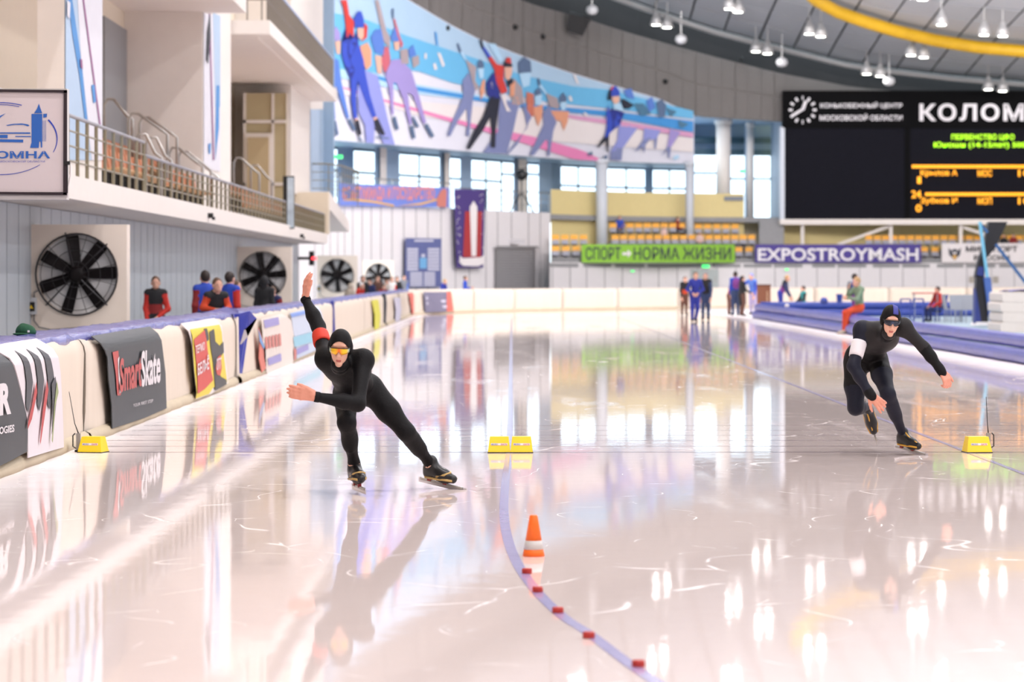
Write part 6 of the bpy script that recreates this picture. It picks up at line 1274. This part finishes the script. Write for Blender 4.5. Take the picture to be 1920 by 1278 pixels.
B_ = [ell(che, (.185, .125, .20), RT, 0), ell(abd, (.155, .115, .18), RT, 0), ell(pel, (.168, .135, .15), RT, 0), cap(shR, shL, .07, .07, 0), cap(che + up * .12, hd - Rh[:, 2] * .12, .07, .062, 0),
      cap(shR, elR, .062, .047, 0), cap(elR, elR + (wrR - elR) * .4, .047, .046, 0), cap(elR + (wrR - elR) * .4, wrR, .046, .032, 0), cap(shL, elL, .066, .050, 0), cap(elL, elL + (wrL - elL) * .35, .050, .049, 0), cap(elL + (wrL - elL) * .35, wrL, .049, .034, 0), ell(shL, (.070, .070, .075), None, 0), ell(shR, (.07, .075, .08), None, 0),
      cap(hpR, knR, .096, .064, 0), cap(knR, anR, .060, .036, 0), ell(calf(knR, anR), (.056, .06, .11), None, 0), cap(hpL, hpL + (knL - hpL) * .5, .100, .086, 0), cap(hpL + (knL - hpL) * .5, knL, .086, .062, 0), cap(knL, anL, .060, .036, 0), cap(calf(knL, anL, .2, .02), calf(knL, anL, .5, .02), .058, .054, 0),
      cap(anR + (knR - anR) * .03, anR + np.array((0, -.005, -.05)), .034, .036, 1), cap(anL + (knL - anL) * .03, anL + np.array((.02, 0, -.05)), .034, .036, 1)]
pieces = [body(B_, .0115, .016), body(head_prims(hd, Rh, hs, 1, 2), .005, .0045)]
pieces.append(hand(wrL + np.array((-.012, 0, .003)), (-1, -.05, .22), (.1, -1, .0), 1, 3, 1.17, curl=(.06, .05, .06, .08), spread=.03, thumb=.35))
pieces.append(hand(wrR + np.array((-.002, 0, .012)), (.06, .12, 1), (-.88, -.5, 0), 1, 3, 1.08, curl=(.12, .1, .14, .2), spread=.14, thumb=.45))
ska = body_obj('person', [(V - org, q, m) for V, q, m in pieces], [suit, FSK, LIP, HSK]); ska.location = org
tag(ska, 'skater in a plain black suit with orange mirrored glasses and one arm raised', 'person')
hood_obj(hd, Rh, hs, ska, org, suit, .060, .082)
glasses(hd, Rh, hs, ska, org, lens_mat('mirror_lens_orange', (250, 196, 40), (240, 104, 50), (150, 200, 205)), black, -.010)
d_ = elR - shR; band_obj('armband', shR + d_ * .46, shR + d_ * .78, .064, .060, ska, org, M('armband_red', (206, 48, 22), .6, var=.05))
for e_, w_ in ((elR, wrR), (elL, wrL)): band_obj('cuff', e_ + (w_ - e_) * .93, e_ + (w_ - e_) * 1.06, .036, .036, ska, org, suit)
gold_ = M('boot_gold', (200, 166, 104), .4, .2)
skate(ska, org, anR + np.array((.004, -.005, -.02)), (.28, -1, -.02), (-.08, .0, 1), 1.12, gold_, drop=.05)
skate(ska, org, anL + np.array((.022, -.005, -.010)), (.82, -.55, -.16), (-.30, -.1, 1), 1.12, gold_, drop=.028)
# ---------------- right skater
org = J_(1700, 852, 27.7); org[2] = 0
hd = J_(1670, 600, 27.14); Rh = frame((.06, -1, -.20), (.10, 0, 1)); hs = .99
shR, shL = J_(1617, 619, 27.45), J_(1694, 613, 27.36); elR, wrR = J_(1600, 686, 27.32), J_(1630, 737, 27.22); elL, wrL = J_(1733, 652, 27.36), J_(1763, 692, 27.3)
pel = J_(1619, 668, 27.95); che = J_(1646, 634, 27.52); abd = J_(1632, 652, 27.74)
hpL, knL, anL = J_(1644, 672, 27.92), J_(1665, 739, 27.42), J_(1693, 814, 27.72); hpR, knR, anR = J_(1603, 682, 27.97), J_(1604, 764, 27.80), J_(1627, 762, 28.22)
up = che - pel; up = up / np.linalg.norm(up); sd = shL - shR; fw = np.cross(up, sd); RT = frame(fw if fw[2] < 0 else -fw, up)
B_ = [ell(che, (.19, .125, .21), RT, 4), ell(abd, (.155, .12, .19), RT, 0), ell(pel, (.17, .14, .155), RT, 0), cap(shR, shL, .07, .066, 4), cap(che + up * .12, hd - Rh[:, 2] * .12, .07, .06, 4),
      cap(shR, elR, .064, .052, 5), cap(elR, elR + (wrR - elR) * .4, .050, .048, 5), cap(elR + (wrR - elR) * .4, wrR, .048, .034, 5), cap(shL, elL, .064, .048, 4), cap(elL, elL + (wrL - elL) * .4, .047, .045, 0), cap(elL + (wrL - elL) * .4, wrL, .045, .032, 0), ell(shR, (.075, .08, .085), None, 5), ell(shL, (.07, .075, .08), None, 4),
      cap(hpL, hpL + (knL - hpL) * .45, .102, .09, 0), cap(hpL + (knL - hpL) * .45, knL, .09, .062, 5), cap(knL, anL, .060, .037, 5), cap(calf(knL, anL, .2, .025), calf(knL, anL, .5, .02), .056, .052, 5),
      cap(hpR, hpR + (knR - hpR) * .5, .105, .095, 0), cap(hpR + (knR - hpR) * .5, knR, .095, .066, 5), cap(knR, anR, .062, .038, 5), ell(knR + (anR - knR) * .35, (.056, .11, .058), None, 5),
      cap(wrL - (wrL - elL) * .05, wrL + np.array((.018, -.01, -.035)), .034, .037, 0), cap(wrR - (wrR - elR) * .05, wrR + np.array((.025, -.01, -.03)), .038, .040, 0)]
pieces = [body(B_, .0115, .016), body(head_prims(hd, Rh, hs, 1, 2), .005, .0045)]
pieces.append(hand(wrR + np.array((.008, -.004, -.008)), (.62, -.12, -.62), (-.1, -1, .15), 1, 3, 1.15, curl=(.22, .3, .35, .4), spread=.14, thumb=.75))
pieces.append(hand(wrL + np.array((.006, -.004, -.012)), (.45, -.2, -.8), (.5, -.75, .35), -1, 3, 1.12, curl=(.45, .6, .65, .7), spread=.06, thumb=.5))
skb = body_obj('person', [(V - org, q, m) for V, q, m in pieces], [suit, FSK, LIP, HSK, suitg, suit2]); skb.location = org
tag(skb, 'skater in a dark navy and graphite suit with black glasses and a white armband', 'person')
hood_obj(hd, Rh, hs, skb, org, suit, .058, .080)
r_, f_, u_ = Rh[:, 0], Rh[:, 1], Rh[:, 2]
vs = []; fs = []
for i in range(9):
    t = math.radians(22 + 62 * i / 8); c0 = hd + (-f_ * .005 + u_ * .035) * hs - org
    for x in (-.004, .044): k = math.sqrt(max(0, 1 - (x / .090) ** 2)); vs.append(c0 - r_ * x * hs + (f_ * math.cos(t) * .1125 + u_ * math.sin(t) * .1125) * k * hs)
for i in range(8): fs.append((2 * i, 2 * i + 1, 2 * i + 3, 2 * i + 2))
st_ = add('hood_stripe', vs, fs, M('hood_blue', (58, 62, 150), .6), skb, True); st_.modifiers.new('t', 'SOLIDIFY').thickness = .004
glasses(hd, Rh, hs, skb, org, lens_mat('smoke_lens', (34, 40, 56), (60, 70, 96), (20, 22, 30)), black, -.006)
d_ = elR - shR; band_obj('armband', shR + d_ * .32, shR + d_ * .74, .066, .062, skb, org, M('armband_white', (226, 222, 228), .6, var=.03))
yel_ = M('boot_amber', (214, 160, 50), .4)
skate(skb, org, anL + np.array((.01, -.005, -.0)), (.60, -.80, -.14), (-.15, -.05, 1), 1.08, yel_, True, drop=.03)
skate(skb, org, anR + np.array((.004, .01, -.04)), (.26, -.20, -1), (-.15, -1, .2), 1.12, yel_, True, drop=.06)
